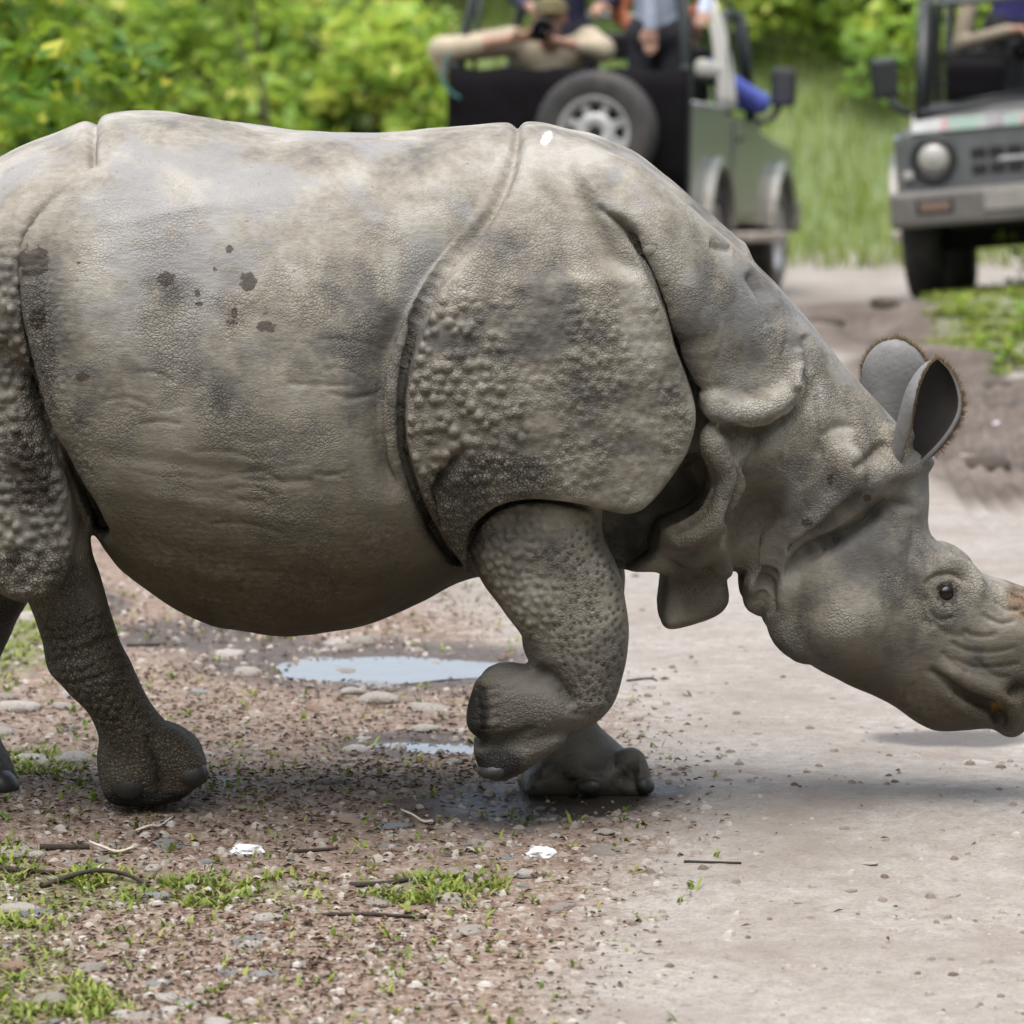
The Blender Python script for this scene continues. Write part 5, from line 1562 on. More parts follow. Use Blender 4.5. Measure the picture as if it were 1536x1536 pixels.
WR = 0.355
def wheel(parent, x, y, z_, out, name='wheel', dusty=False, axis='x', seg=56):
    """tyre and rim; out = +1/-1 side the rim faces (along the axle)"""
    root = parent
    tp = [(-0.095, 0.205), (-0.105, 0.24), (-0.112, 0.29), (-0.105, 0.325), (-0.092, 0.345), (-0.05, 0.354), (0.0, 0.356), (0.05, 0.354), (0.092, 0.345), (0.105, 0.325), (0.112, 0.29), (0.105, 0.24), (0.095, 0.205), (-0.095, 0.205)]
    tread = lambda i, k_: (-0.011 if (i % 2 == 0 and 3 <= k_ <= 9) else 0)
    ty = lathe('tyre', tp, RUBBER_D if dusty else RUBBER, root, seg * 2, axis, (x, y, z_), tread)
    s_ = out
    rp = [(0.09 * s_, 0.212), (0.098 * s_, 0.205), (0.088 * s_, 0.190), (0.05 * s_, 0.182), (0.035 * s_, 0.165)]
    rim = lathe('rim', rp, SILVER, root, seg, axis, (x, y, z_))
    lathe('rim_back', [(0.02 * s_, 0.186), (0.015 * s_, 0.0)], UNDER, rim, 24, axis, (x, y, z_))
    lathe('hub', [(0.045 * s_, 0.118), (0.062 * s_, 0.108), (0.066 * s_, 0.07), (0.050 * s_, 0.05), (0.050 * s_, 0.042)], SILVER, rim, 32, axis, (x, y, z_))
    lathe('hub_bore', [(0.046 * s_, 0.056), (0.046 * s_, 0.0)], UNDER, rim, 20, axis, (x, y, z_))
    for k_ in range(8):
        a = 2 * math.pi * (k_ + 0.5) / 8
        cy_, cz_ = 0.145 * math.cos(a), 0.145 * math.sin(a)
        c = (x + 0.044 * s_, y + cy_, z_ + cz_) if axis == 'x' else (x + cy_, y + 0.044 * s_, z_ + cz_)
        sz = (0.02, 0.09, 0.048) if axis == 'x' else (0.09, 0.02, 0.048)
        rot = (a, 0, 0) if axis == 'x' else (0, -a, 0)
        box('spoke', c, sz, SILVER, rim, 0.006, rot)
    return ty

def arc(cy_, cz_, r_, a0, a1, n=12):
    return [(cy_ + r_ * math.cos(R(a0 + (a1 - a0) * i / n)), cz_ + r_ * math.sin(R(a0 + (a1 - a0) * i / n))) for i in range(n + 1)]

def make_jeep(label, M, pnt, rear):
    root = empty('jeep'); root.matrix_world = M
    tag(root, label, 'jeep')
    side = [(-0.80, 0.46)] + arc(0, 0.36, 0.43, 166, 14) + [(1.9, 0.44)] + arc(2.375, 0.36, 0.43, 169, 14) + [(3.02, 0.50), (3.03, 0.90), (2.95, 0.93), (1.72, 1.0), (1.62, 1.08), (0.42, 1.10), (0.36, 1.13), (-0.80, 1.13)]
    for s_ in (-1, 1):
        extrude_profile('side_panel', side, s_ * 0.70 - 0.018, s_ * 0.70 + 0.018, pnt, root)
        # flared arches
        for cy_, r0 in ((0, 0.43), (2.375, 0.43)):
            a = arc(cy_, 0.36, r0 + 0.055, 172, 8, 14); b = arc(cy_, 0.36, r0 - 0.015, 8, 172, 14)
            extrude_profile('wheel_flare', a + b, s_ * 0.722 - 0.004 if s_ > 0 else -0.782, 0.782 if s_ > 0 else -0.718, pnt, root, 0.012)
        # door outline proud of the panel
        d = [(0.62, 0.50), (1.55, 0.50), (1.58, 1.04), (0.60, 1.06)]
        dr = extrude_profile('door', d, min(s_ * 0.719, s_ * 0.732), max(s_ * 0.719, s_ * 0.732), pnt, root, 0.005)
        box('door_handle', (s_ * 0.742, 0.76, 0.96), (0.02, 0.10, 0.025), DARKM, dr, 0.006)
        box('running_board', (s_ * 0.76, 1.19, 0.37), (0.22, 1.30, 0.06), STEPM, root, 0.015)
        for wy in (0, 2.375):
            wheel(root, s_ * 0.635, wy, WR, s_, dusty=(rear and wy > 1))
        # mirror on an arm
        ma = pipe('mirror_arm', [(s_ * 0.72, 1.58, 1.08), (s_ * 0.80, 1.62, 1.12), (s_ * 0.86, 1.60, 1.22)], 0.022, DARKM, root)
        mi = box('mirror', (s_ * 0.865, 1.60, 1.30), (0.16, 0.08, 0.24), DARKM, root, 0.03)
        box('mirror_glass', (s_ * 0.865, 1.562, 1.30), (0.105, 0.006, 0.20), MIRRORG, mi, 0.002)
        # windscreen post, leaning back
        pipe('windscreen_post', [(s_ * 0.665, 1.66, 1.04), (s_ * 0.61, 1.38, 1.74)], 0.040, DARKM, root, smooth_path=False)
        pipe('door_frame', [(s_ * 0.69, 0.62, 1.06), (s_ * 0.66, 0.66, 1.50), (s_ * 0.62, 0.80, 1.72), (s_ * 0.61, 1.36, 1.73)], 0.020, DARKM, root)
        pipe('belt_rail', [(s_ * 0.71, -0.78, 1.135), (s_ * 0.71, 0.40, 1.135)], 0.014, SILVER, root, smooth_path=False)
        pipe('front_hoop', [(s_ * 0.64, 0.55, 1.08), (s_ * 0.62, 0.55, 1.55), (s_ * 0.56, 0.55, 1.86)], 0.027, DARKM, root)
        pipe('rear_hoop', [(s_ * 0.67, -0.72, 1.12), (s_ * 0.645, -0.70, 1.5), (s_ * 0.58, -0.62, 1.86)], 0.027, DARKM, root)
        pipe('roof_rail', [(s_ * 0.58, -0.62, 1.86), (s_ * 0.56, 0.55, 1.88), (s_ * 0.60, 1.38, 1.74)], 0.02, DARKM, root)
        pipe('side_rail', [(s_ * 0.665, -0.70, 1.30), (s_ * 0.63, 0.55, 1.30)], 0.016, DARKM, root, smooth_path=False)
        pipe('stay', [(s_ * 0.66, -0.45, 1.13), (s_ * 0.60, -0.45, 1.86)], 0.013, DARKM, root, smooth_path=False)
        seat = box('seat', (s_ * 0.34, 0.85, 0.86), (0.46, 0.46, 0.16), SEAT, root, 0.05)
        box('seat_back', (s_ * 0.34, 0.60, 1.20), (0.46, 0.12, 0.62), SEAT, seat, 0.05, (-0.12, 0, 0))
        box('bench', (s_ * 0.50, -0.15, 0.80), (0.32, 1.0, 0.12), SEAT, root, 0.03)
    pipe('roof_bar', [(-0.56, 0.55, 1.86), (0.56, 0.55, 1.86)], 0.02, DARKM, root, smooth_path=False)
    pipe('roof_bar', [(-0.58, -0.62, 1.86), (0.58, -0.62, 1.86)], 0.02, DARKM, root, smooth_path=False)
    box('floor', (0, 0.72, 0.64), (1.36, 2.6, 0.06), UNDER, root, 0.01)
    box('chassis', (0, 1.1, 0.46), (0.9, 3.7, 0.16), UNDER, root, 0.02)
    box('axle', (0, 0, 0.33), (1.1, 0.12, 0.14), UNDER, root, 0.04); box('axle', (0, 2.375, 0.33), (1.1, 0.12, 0.14), UNDER, root, 0.04)
    box('bulkhead', (0, 1.66, 0.86), (1.36, 0.05, 0.42), UNDER, root, 0.008)
    # bonnet: crowned, with a raised centre
    hv, hf = [], []
    ny_, nx_ = 10, 12
    for i in range(ny_ + 1):
        y_ = 1.66 + (3.04 - 1.66) * i / ny_
        for j in range(nx_ + 1):
            f_ = -1 + 2 * j / nx_
            hw = 0.685 - 0.03 * i / ny_
            zz = 1.065 - 0.10 * (i / ny_) ** 1.4 - 0.06 * max(0, i / ny_ - 0.88) / 0.12 - 0.035 * abs(f_) ** 4 + 0.018 * (1 if abs(f_) < 0.42 else max(0, 1 - (abs(f_) - 0.42) / 0.06))
            hv.append((f_ * hw, y_, zz))
    for i in range(ny_):
        for j in range(nx_): hf.append((i * 13 + j, i * 13 + j + 1, (i + 1) * 13 + j + 1, (i + 1) * 13 + j))
    hd = mesh_obj('bonnet', hv, hf, FLORAL if not rear else pnt, root)
    md_ = hd.modifiers.new('thick', 'SOLIDIFY'); md_.thickness = 0.03; md_.offset = -1
    box('cowl', (0, 1.66, 1.075), (1.34, 0.12, 0.05), DARKM, root, 0.015)
    box('grille_panel', (0, 3.035, 0.74), (1.36, 0.05, 0.38), GREYP if not rear else pnt, root, 0.02)
    for s_ in (-1, 1):
        fe = box('fender_front', (s_ * 0.60, 2.97, 0.70), (0.22, 0.14, 0.42), pnt, root, 0.04)
        lathe('headlight_ring', [(3.055, 0.132), (3.092, 0.124), (3.096, 0.100), (3.06, 0.092)], DARKM, root, 32, 'y', (s_ * 0.50, 0, 0.775))
        hl = lathe('headlight', [(3.062, 0.094), (3.085, 0.085), (3.102, 0.055), (3.108, 0.0)], LENS, root, 32, 'y', (s_ * 0.50, 0, 0.775))
        box('indicator', (s_ * 0.645, 3.07, 0.69), (0.06, 0.04, 0.05), LENS, root, 0.015)
    for zz in (0.79, 0.70):
        for k_ in range(6): box('grille_slot', (-0.25 + 0.10 * k_, 3.062, zz), (0.085, 0.012, 0.055), UNDER, root, 0.004)
    box('grille_badge', (0, 3.064, 0.745), (0.28, 0.012, 0.022), SILVER, root, 0.004)
    bp = box('front_bumper', (0, 3.16, 0.50), (1.50, 0.12, 0.20), BUMPER, root, 0.03)
    for s_ in (-1, 1):
        box('fog_recess', (s_ * 0.50, 3.216, 0.51), (0.21, 0.012, 0.085), DARKM, bp, 0.004)
        box('fog_lens', (s_ * 0.50, 3.224, 0.51), (0.17, 0.012, 0.055), AMBER, bp, 0.004)
    box('number_plate', (0, 3.226, 0.52), (0.46, 0.012, 0.11), simple_mat('plate_white', (0.30, 0.28, 0.25), 0.5), bp, 0.004)
    # windscreen frame and pane
    pipe('windscreen_top', [(-0.60, 1.38, 1.72), (0.60, 1.38, 1.72)], 0.024, PAINT2, root, smooth_path=False)
    wsx = [(-0.63, 1.645, 1.10), (0.63, 1.645, 1.10), (0.585, 1.39, 1.70), (-0.585, 1.39, 1.70)]
    if rear: mesh_obj('windscreen', wsx, [(0, 1, 2, 3)], GLASS, root, smooth=False)
    pipe('steering_wheel', [(0.34 + 0.18 * math.cos(a), 1.28 + 0.06 * math.sin(a), 1.12 + 0.17 * math.sin(a)) for a in np.linspace(0, 6.283, 17)], 0.014, DARKM, root)
    box('tailgate', (0, -0.80, 0.86), (1.40, 0.035, 0.56), pnt, root, 0.008)
    box('rear_bumper', (0, -0.88, 0.46), (1.42, 0.10, 0.14), BUMPER, root, 0.02)
    for s_ in (-1, 1): box('tail_lamp', (s_ * 0.62, -0.83, 0.74), (0.12, 0.03, 0.20), simple_mat('tail_lamp_red', (0.25, 0.02, 0.015), 0.25), root, 0.008)
    if rear:
        # black canvas laced over the tailgate
        hv, hf = [], []
        for i in range(25):
            x_ = -0.70 + 1.40 * i / 24
            for k_, (dy_, zz) in enumerate([(-0.70, 1.30), (-0.755, 1.335), (-0.835, 1.325), (-0.855, 1.22), (-0.86, 1.0), (-0.858, 0.80), (-0.85, 0.60)]):
                hv.append((x_, dy_ + 0.010 * math.sin(i * 1.7 + k_) , zz - (0.02 * math.sin(i * 0.55) ** 2 if k_ < 3 else 0.012 * math.sin(i * 0.9))))
        for i in range(24):
            for k_ in range(6): hf.append((i * 7 + k_, i * 7 + k_ + 1, (i + 1) * 7 + k_ + 1, (i + 1) * 7 + k_))
        cv = mesh_obj('rear_canvas', hv, hf, BLACK, root)
        md_ = cv.modifiers.new('thick', 'SOLIDIFY'); md_.thickness = 0.02
        box('corner_post', (0.68, -0.80, 0.92), (0.07, 0.06, 0.86), DARKM, root, 0.015)
        box('corner_post', (-0.68, -0.80, 0.92), (0.07, 0.06, 0.86), DARKM, root, 0.015)
        pipe('spare_bracket', [(0.20, -0.80, 0.95), (0.20, -0.93, 0.95)], 0.05, DARKM, root, smooth_path=False)
        wheel(root, 0.20, -0.97, 0.955, -1, axis='y')
        pipe('tie_rope', [(-0.70, -0.86, 1.40), (-0.73, -0.88, 1.28), (-0.70, -0.89, 1.20), (-0.62, -0.89, 1.14)], 0.009, simple_mat('green_rope', (0.03, 0.14, 0.13), 0.8), root)
        # rolled cream side curtain and lashed flap at the door pillar
        cv_, cf_ = [], []
        for i in range(13):
            for k_ in range(9):
                zz = 1.13 + 0.66 * k_ / 8
                yy = 0.18 + (0.62 - 0.22 * (k_ / 8) ** 2) * i / 12
                cv_.append((0.70 - 0.10 * (k_ / 8) ** 2 + 0.014 * math.sin(i * 1.9) * (1 - 0.4 * k_ / 8), yy, zz))
        for i in range(12):
            for k_ in range(8): cf_.append((i * 9 + k_, (i + 1) * 9 + k_, (i + 1) * 9 + k_ + 1, i * 9 + k_ + 1))
        sc_ = mesh_obj('side_curtain', cv_, cf_, CREAM, root)
        md_ = sc_.modifiers.new('thick', 'SOLIDIFY'); md_.thickness = 0.012
        box('curtain_roll', (0.66, 0.05, 1.36), (0.09, 0.5, 0.10), CREAM, root, 0.04)
        for k_ in range(3): box('head_rest', (-0.36 + 0.36 * k_, 0.42, 1.50), (0.22, 0.08, 0.16), SEAT, root, 0.03)
    else:
        box('printed_band', (0, 3.052, 0.955), (1.22, 0.02, 0.075), BAND, root, 0.004, (0.35, 0, 0))
        pipe('wiper', [(0.45, 1.68, 1.12), (0.05, 1.64, 1.15)], 0.010, DARKM, root, smooth_path=False)
        pipe('wiper', [(-0.12, 1.68, 1.12), (-0.50, 1.64, 1.15)], 0.010, DARKM, root, smooth_path=False)
        box('dashboard', (0, 1.50, 1.06), (1.28, 0.22, 0.14), SEAT, root, 0.04)
    return root
jeep1 = make_jeep('open safari jeep seen from behind with black canvas back and spare wheel', J1, PAINT1, True)
jeep2 = make_jeep('dark green safari jeep facing the track, round headlight and dusty grey bumper', J2, PAINT2, False)

# ================================================================== PEOPLE
def capsule_body(name, caps, mats, k=0.03, hv=0.0115, parent=None):
    """one continuous body: smooth union of tapered capsules (p, q, r1, r2, material index)"""
    P = np.array([list(c[0]) + list(c[1]) for c in caps]).reshape(-1, 3)
    m = max(max(c[2], c[3]) for c in caps) + 0.05
    lo, hi = P.min(0) - m, P.max(0) + m
    ax = [np.arange(lo[i], hi[i], hv) for i in range(3)]
    F = np.full([len(a) for a in ax], 0.3, np.float32)
    for p, q, r1, r2, mi in caps:
        p, q = np.array(p, float), np.array(q, float)
        mm = max(r1, r2) + 0.05
        l2, h2 = np.minimum(p, q) - mm, np.maximum(p, q) + mm
        sl = [slice(*np.searchsorted(ax[i], (l2[i], h2[i]))) for i in range(3)]
        X, Y, Z = np.meshgrid(ax[0][sl[0]], ax[1][sl[1]], ax[2][sl[2]], indexing='ij')
        e_ = q - p
        t_ = np.clip(((X - p[0]) * e_[0] + (Y - p[1]) * e_[1] + (Z - p[2]) * e_[2]) / (e_ @ e_ + 1e-9), 0, 1)
        d = np.sqrt((X - p[0] - e_[0] * t_) ** 2 + (Y - p[1] - e_[1] * t_) ** 2 + (Z - p[2] - e_[2] * t_) ** 2) - (r1 + (r2 - r1) * t_)
        kk = min(k, 0.5 * min(r1, r2) + 0.004)
        F[tuple(sl)] = smin(F[tuple(sl)], d.astype(np.float32), kk)
    co_, qd = surface_nets(F, [a[0] for a in ax], hv)
    e_ = np.concatenate([qd[:, [0, 1]], qd[:, [1, 2]], qd[:, [2, 3]], qd[:, [3, 0]]])
    co_ = lap_smooth(co_, e_, 2, 0.4)
    o = quads_mesh(name, co_, qd, None, parent)
    fc = co_[qd].mean(1)
    best = np.full(len(fc), 1e9); mid_ = np.zeros(len(fc), np.int32)
    for p, q, r1, r2, mi in caps:
        p, q = np.array(p, float), np.array(q, float); e_ = q - p
        t_ = np.clip(((fc - p) @ e_) / (e_ @ e_ + 1e-9), 0, 1)
        d = np.linalg.norm(fc - p - t_[:, None] * e_, axis=1) - (r1 + (r2 - r1) * t_)
        kk = d < best
        best[kk] = d[kk]; mid_[kk] = mi
    for m_ in mats: o.data.materials.append(m_)
    o.data.polygons.foreach_set('material_index', mid_)
    o.data.update()
    return o
SKINM = simple_mat('skin', (0.36, 0.19, 0.125), 0.55, var=0.12, scale=14)
HAIRM = simple_mat('hair_black', (0.012, 0.010, 0.009), 0.6, var=0.3, scale=40)
def cloth(name, c): return simple_mat(name, c, 0.85, var=0.16, scale=9, bump=0.35)

def hand_caps(w, d, pn, mi=0, curl=0.6):
    """palm and five fingers: w wrist, d pointing direction, pn palm normal (fingers curl toward it)"""
    w, d, pn = Vector(w), Vector(d).normalized(), Vector(pn).normalized()
    s_ = d.cross(pn).normalized()
    out = [(w, w + d * 0.085, 0.026, 0.030, mi), (w + d * 0.03 + s_ * 0.018, w + d * 0.085 + s_ * 0.026, 0.02, 0.018, mi), (w + d * 0.03 - s_ * 0.018, w + d * 0.085 - s_ * 0.026, 0.02, 0.018, mi)]
    for k_, (o_, L) in enumerate(((0.033, 0.062), (0.012, 0.075), (-0.010, 0.070), (-0.031, 0.054))):
        b = w + d * 0.088 + s_ * o_
        m_ = b + (d * math.cos(curl) + pn * math.sin(curl)) * L * 0.5
        e_ = m_ + (d * math.cos(curl * 2.2) + pn * math.sin(curl * 2.2)) * L * 0.5
        out += [(b, m_, 0.0105, 0.0100, mi), (m_, e_, 0.0100, 0.0090, mi)]
    b = w + d * 0.03 + s_ * 0.035
    m_ = b + (d * 0.5 + s_ * 0.6 + pn * 0.5).normalized() * 0.04
    out += [(b, m_, 0.013, 0.012, mi), (m_, m_ + (d * 0.8 + pn * 0.6).normalized() * 0.035, 0.012, 0.010, mi)]
    return out

def head_caps(c, fwd, mi=0):
    c, f_ = Vector(c), Vector(fwd).normalized()
    up = Vector((0, 0, 1)); up = (up - f_ * up.dot(f_)).normalized(); s_ = f_.cross(up)
    return [(c + up * 0.035 - f_ * 0.015, c + up * 0.03 + f_ * 0.005, 0.092, 0.088, mi), (c - up * 0.05 + f_ * 0.025, c - up * 0.075 + f_ * 0.045, 0.060, 0.045, mi),
            (c + f_ * 0.085 + up * 0.005, c + f_ * 0.108 - up * 0.022, 0.011, 0.016, mi), (c + s_ * 0.088 - f_ * 0.01, c + s_ * 0.092 - up * 0.03 - f_ * 0.01, 0.014, 0.012, mi), (c - s_ * 0.088 - f_ * 0.01, c - s_ * 0.092 - up * 0.03 - f_ * 0.01, 0.014, 0.012, mi),
            (c + f_ * 0.088 - up * 0.052 + s_ * 0.02, c + f_ * 0.088 - up * 0.052 - s_ * 0.02, 0.010, 0.010, mi)], up, s_

def face_parts(parent, c, f_, up, s_):
    c = Vector(c); f_ = Vector(f_).normalized()
    for sg in (-1, 1):
        p = c + f_ * 0.086 + up * 0.012 + s_ * 0.032 * sg
        bm = bmesh.new(); bmesh.ops.create_uvsphere(bm, u_segments=10, v_segments=8, radius=0.012); bmesh.ops.translate(bm, vec=p, verts=bm.verts[:])
        me = bpy.data.meshes.new('eye'); bm.to_mesh(me); bm.free(); me.materials.append(EYE)
        o = bpy.data.objects.new('eye', me); COL.objects.link(o); o.parent = parent
def cap_on(parent, c, f_, up, s_, mat, name='cap', brim=True):
    c = Vector(c); f_ = Vector(f_).normalized()
    vs, fs = [], []
    for i in range(9):
        th = math.pi / 2 * i / 8
        for j in range(20):
            a = 2 * math.pi * j / 20
            r_ = 0.104 * math.cos(th) if i < 8 else 0.0
            vs.append(c + up * (0.045 + 0.092 * math.sin(th)) + (f_ * math.cos(a) * 1.06 + s_ * math.sin(a)) * r_ - f_ * 0.012)
    for i in range(8):
        for j in range(20): fs.append((i * 20 + j, i * 20 + (j + 1) % 20, (i + 1) * 20 + (j + 1) % 20, (i + 1) * 20 + j))
    if brim:
        n0 = len(vs)
        for j in range(9):
            a = -1.1 + 2.2 * j / 8
            vs.append(c + up * 0.05 + (f_ * math.cos(a) + s_ * math.sin(a)) * 0.10)
            vs.append(c + up * 0.035 + f_ * (0.10 * math.cos(a) + 0.075 * math.cos(a * 1.2)) + s_ * math.sin(a) * 0.10)
        for j in range(8): fs.append((n0 + 2 * j, n0 + 2 * j + 1, n0 + 2 * j + 3, n0 + 2 * j + 2))
    o = mesh_obj(name, vs, fs, mat, parent)
    md_ = o.modifiers.new('thick', 'SOLIDIFY'); md_.thickness = 0.008; md_.offset = 1
    return o
def camera_thing(p, f_, label, lens_len=0.16, lens_r=0.05):
    p, f_ = Vector(p), Vector(f_).normalized()
    root = empty('camera', p); tag(root, label, 'camera')
    root.rotation_euler = f_.to_track_quat('Y', 'Z').to_euler()
    box('camera_body', (0, -0.035, 0), (0.145, 0.07, 0.105), DARKM, root, 0.015)
    box('prism_hump', (0, -0.04, 0.065), (0.06, 0.06, 0.04), DARKM, root, 0.012)
    lathe('lens', [(0.0, 0.0), (0.0, lens_r * 0.8), (0.02, lens_r * 0.85), (0.03, lens_r), (lens_len, lens_r), (lens_len + 0.01, lens_r * 1.12), (lens_len + 0.045, lens_r * 1.15), (lens_len + 0.045, lens_r * 1.02), (lens_len, lens_r * 0.9)], BLACK, root, 32, 'y')
    lathe('front_element', [(lens_len - 0.01, lens_r * 0.92), (lens_len, lens_r * 0.6), (lens_len + 0.004, 0.0)], EYE, root, 32, 'y')
    return root

V3 = lambda u, v_, Y: Vector(on_y(u, v_, Y))
toward = Vector((0, -1, 0.08))
# photographer leaning on the canvas tailgate
TAN = cloth('tan_shirt', (0.44, 0.37, 0.26)); KHAKI = cloth('khaki_trousers', (0.16, 0.13, 0.09))
hc = V3(826, 28, 14.42)
hcaps, up_, sd_ = head_caps(hc, toward)
sL, sR = V3(766, 62, 14.52), V3(884, 62, 14.52)
eL, eR = V3(664, 76, 14.28), V3(903, 74, 14.22)
wL, wR = V3(768, 58, 14.16), V3(852, 66, 14.12)
ch, pv = V3(825, 105, 14.62), V3(825, 210, 14.85)
caps = hcaps + [(hc - Vector((0, -0.02, 0.07)), V3(825, 78, 14.56), 0.055, 0.06, 0),
    (V3(795, 84, 14.58), V3(855, 84, 14.58), 0.10, 0.10, 1), (ch, pv, 0.16, 0.15, 1), (sL, ch, 0.075, 0.13, 1), (sR, ch, 0.075, 0.13, 1),
    (sL, eL, 0.085, 0.078, 1), (eL, eL + Vector((0.02, 0, -0.12)), 0.07, 0.05, 1), (eL, eL.lerp(wL, 0.5), 0.074, 0.060, 1), (eL.lerp(wL, 0.5), wL, 0.040, 0.030, 0),
    (sR, eR, 0.082, 0.072, 1), (eR, eR.lerp(wR, 0.6), 0.068, 0.052, 1), (eR.lerp(wR, 0.55), wR, 0.038, 0.029, 0),
    (pv, pv + Vector((-0.1, 0.05, -0.02)), 0.15, 0.14, 2), (pv + Vector((-0.10, 0, -0.05)), pv + Vector((-0.14, -0.38, -0.08)), 0.09, 0.07, 2), (pv + Vector((0.10, 0, -0.05)), pv + Vector((0.14, -0.38, -0.08)), 0.09, 0.07, 2)]
caps += hand_caps(wL, V3(806, 52, 14.10) - wL, (0.2, 0.3, 0.9), 0, 0.5) + hand_caps(wR, V3(822, 60, 14.08) - wR, (-0.1, 0.3, 0.9), 0, 0.5)
ph = capsule_body('person', caps, [SKINM, TAN, KHAKI])
tag(ph, 'person in tan shirt and olive cap leaning on the jeep tailgate, photographing', 'person')
face_parts(ph, hc, toward, up_, sd_)
cap_on(ph, hc, toward, up_, sd_, cloth('olive_cap', (0.16, 0.13, 0.05)))
camera_thing(V3(813, 48, 14.22), toward, 'black camera with round lens held by the person in tan', 0.14, 0.052)
# passenger in pale blue, hand on the rail
def standing(hx, feet, shirt, trousers, arms, fwd, mats_extra=()):
    """feet/pelvis/shoulder column with two posed arms: arms = ((elbow, wrist, finger direction), ...)"""
    pel = feet + Vector((0, 0, 0.88)); sh = feet + Vector((0, 0, 1.38)); hd_ = feet + Vector((0, 0, 1.60)) + Vector(fwd) * 0.03
    s_ = Vector((fwd[1], -fwd[0], 0)).normalized()
    cs, up__, sd__ = head_caps(hd_, fwd)
    cs += [(hd_ - Vector((0, 0, 0.07)), sh + Vector((0, 0, 0.04)), 0.052, 0.058, 0), (sh - s_ * 0.08, sh + s_ * 0.08, 0.085, 0.085, 1), (sh - Vector((0, 0, 0.1)), pel + Vector((0, 0, 0.1)), 0.145, 0.125, 1), (pel - s_ * 0.05, pel + s_ * 0.05, 0.125, 0.125, 2)]
    for sg, (el, wr, fd) in zip((-1, 1), arms):
        a = sh + s_ * 0.19 * sg - Vector((0, 0, 0.02))
        cs += [(sh + s_ * 0.08 * sg, a, 0.07, 0.065, 1), (a, el, 0.060, 0.050, 1), (el, wr, 0.048, 0.036, 1), (Vector(el).lerp(Vector(wr), 0.8), wr, 0.033, 0.028, 0)]
        cs += hand_caps(wr, fd, (0, -0.4, -0.8), 0, 0.7)
    for sg in (-1, 1):
        h_ = pel + s_ * 0.09 * sg; kn = feet + s_ * 0.10 * sg + Vector((0, 0, 0.47)) + Vector(fwd) * 0.03; an_ = feet + s_ * 0.10 * sg + Vector((0, 0, 0.08))
        cs += [(h_, kn, 0.085, 0.062, 2), (kn, an_, 0.06, 0.042, 2), (an_ - Vector((0, 0, 0.02)), an_ + Vector(fwd) * 0.16 - Vector((0, 0, 0.045)), 0.045, 0.036, 3)]
    return cs, hd_, up__, sd__
SHOE = simple_mat('shoe', (0.03, 0.025, 0.022), 0.7)
bed = lambda x, y: J1 @ Vector((x, y, 0.68))
ft = bed(0.36, 0.02)
w2 = V3(976, 38, 14.30)
cs, h2, u2, s2 = standing(0, ft, None, None, ((ft + Vector((0.30, -0.05, 1.12)), ft + Vector((0.26, -0.28, 1.0)), (-0.2, -1, -0.2)), (V3(972, -48, 14.38), w2, (0, -0.25, -1))), (0, -1, 0))
p2 = capsule_body('person', cs, [SKINM, cloth('pale_blue_shirt', (0.42, 0.47, 0.58)), cloth('dark_trousers', (0.02, 0.02, 0.03)), SHOE])
tag(p2, 'standing passenger in pale blue shirt gripping the rail behind the spare wheel', 'person')
face_parts(p2, h2, (0, -1, 0), u2, s2); cap_on(p2, h2, (0, -1, 0), u2, s2, HAIRM, 'hair', False)
ft = bed(0.30, 0.42) + Vector((0.04, 0, -0.1))
cs, h3, u3, s3 = standing(0, ft, None, None, ((ft + Vector((0.24, 0.06, 1.14)), ft + Vector((0.10, -0.22, 1.12)), (-0.5, -1, 0)), (ft + Vector((-0.28, -0.12, 1.12)), ft + Vector((-0.16, -0.34, 0.98)), (0.2, -1, -0.3))), (0, -1, 0))
p3 = capsule_body('person', cs, [SKINM, cloth('orange_shirt', (0.50, 0.16, 0.07)), cloth('brown_trousers', (0.06, 0.035, 0.025)), SHOE])
tag(p3, 'standing passenger in orange shirt beside the cream side curtain of the jeep', 'person')
face_parts(p3, h3, (0, -1, 0), u3, s3); cap_on(p3, h3, (0, -1, 0), u3, s3, HAIRM, 'hair', False)
ft = bed(-0.22, 0.18) + Vector((0, 0, 0.0))
cs, h5, u5, s5 = standing(0, ft, None, None, ((ft + Vector((0.29, -0.06, 1.10)), ft + Vector((0.22, -0.26, 1.05)), (-0.4, -1, 0)), (ft + Vector((-0.29, -0.06, 1.10)), ft + Vector((-0.22, -0.26, 1.05)), (0.4, -1, 0))), (0, -1, 0))
p5 = capsule_body('person', cs, [SKINM, cloth('navy_shirt', (0.015, 0.014, 0.05)), cloth('navy_trousers', (0.012, 0.012, 0.03)), SHOE])
tag(p5, 'standing passenger in navy clothes behind the photographer in tan', 'person')
face_parts(p5, h5, (0, -1, 0), u5, s5); cap_on(p5, h5, (0, -1, 0), u5, s5, HAIRM, 'hair', False)
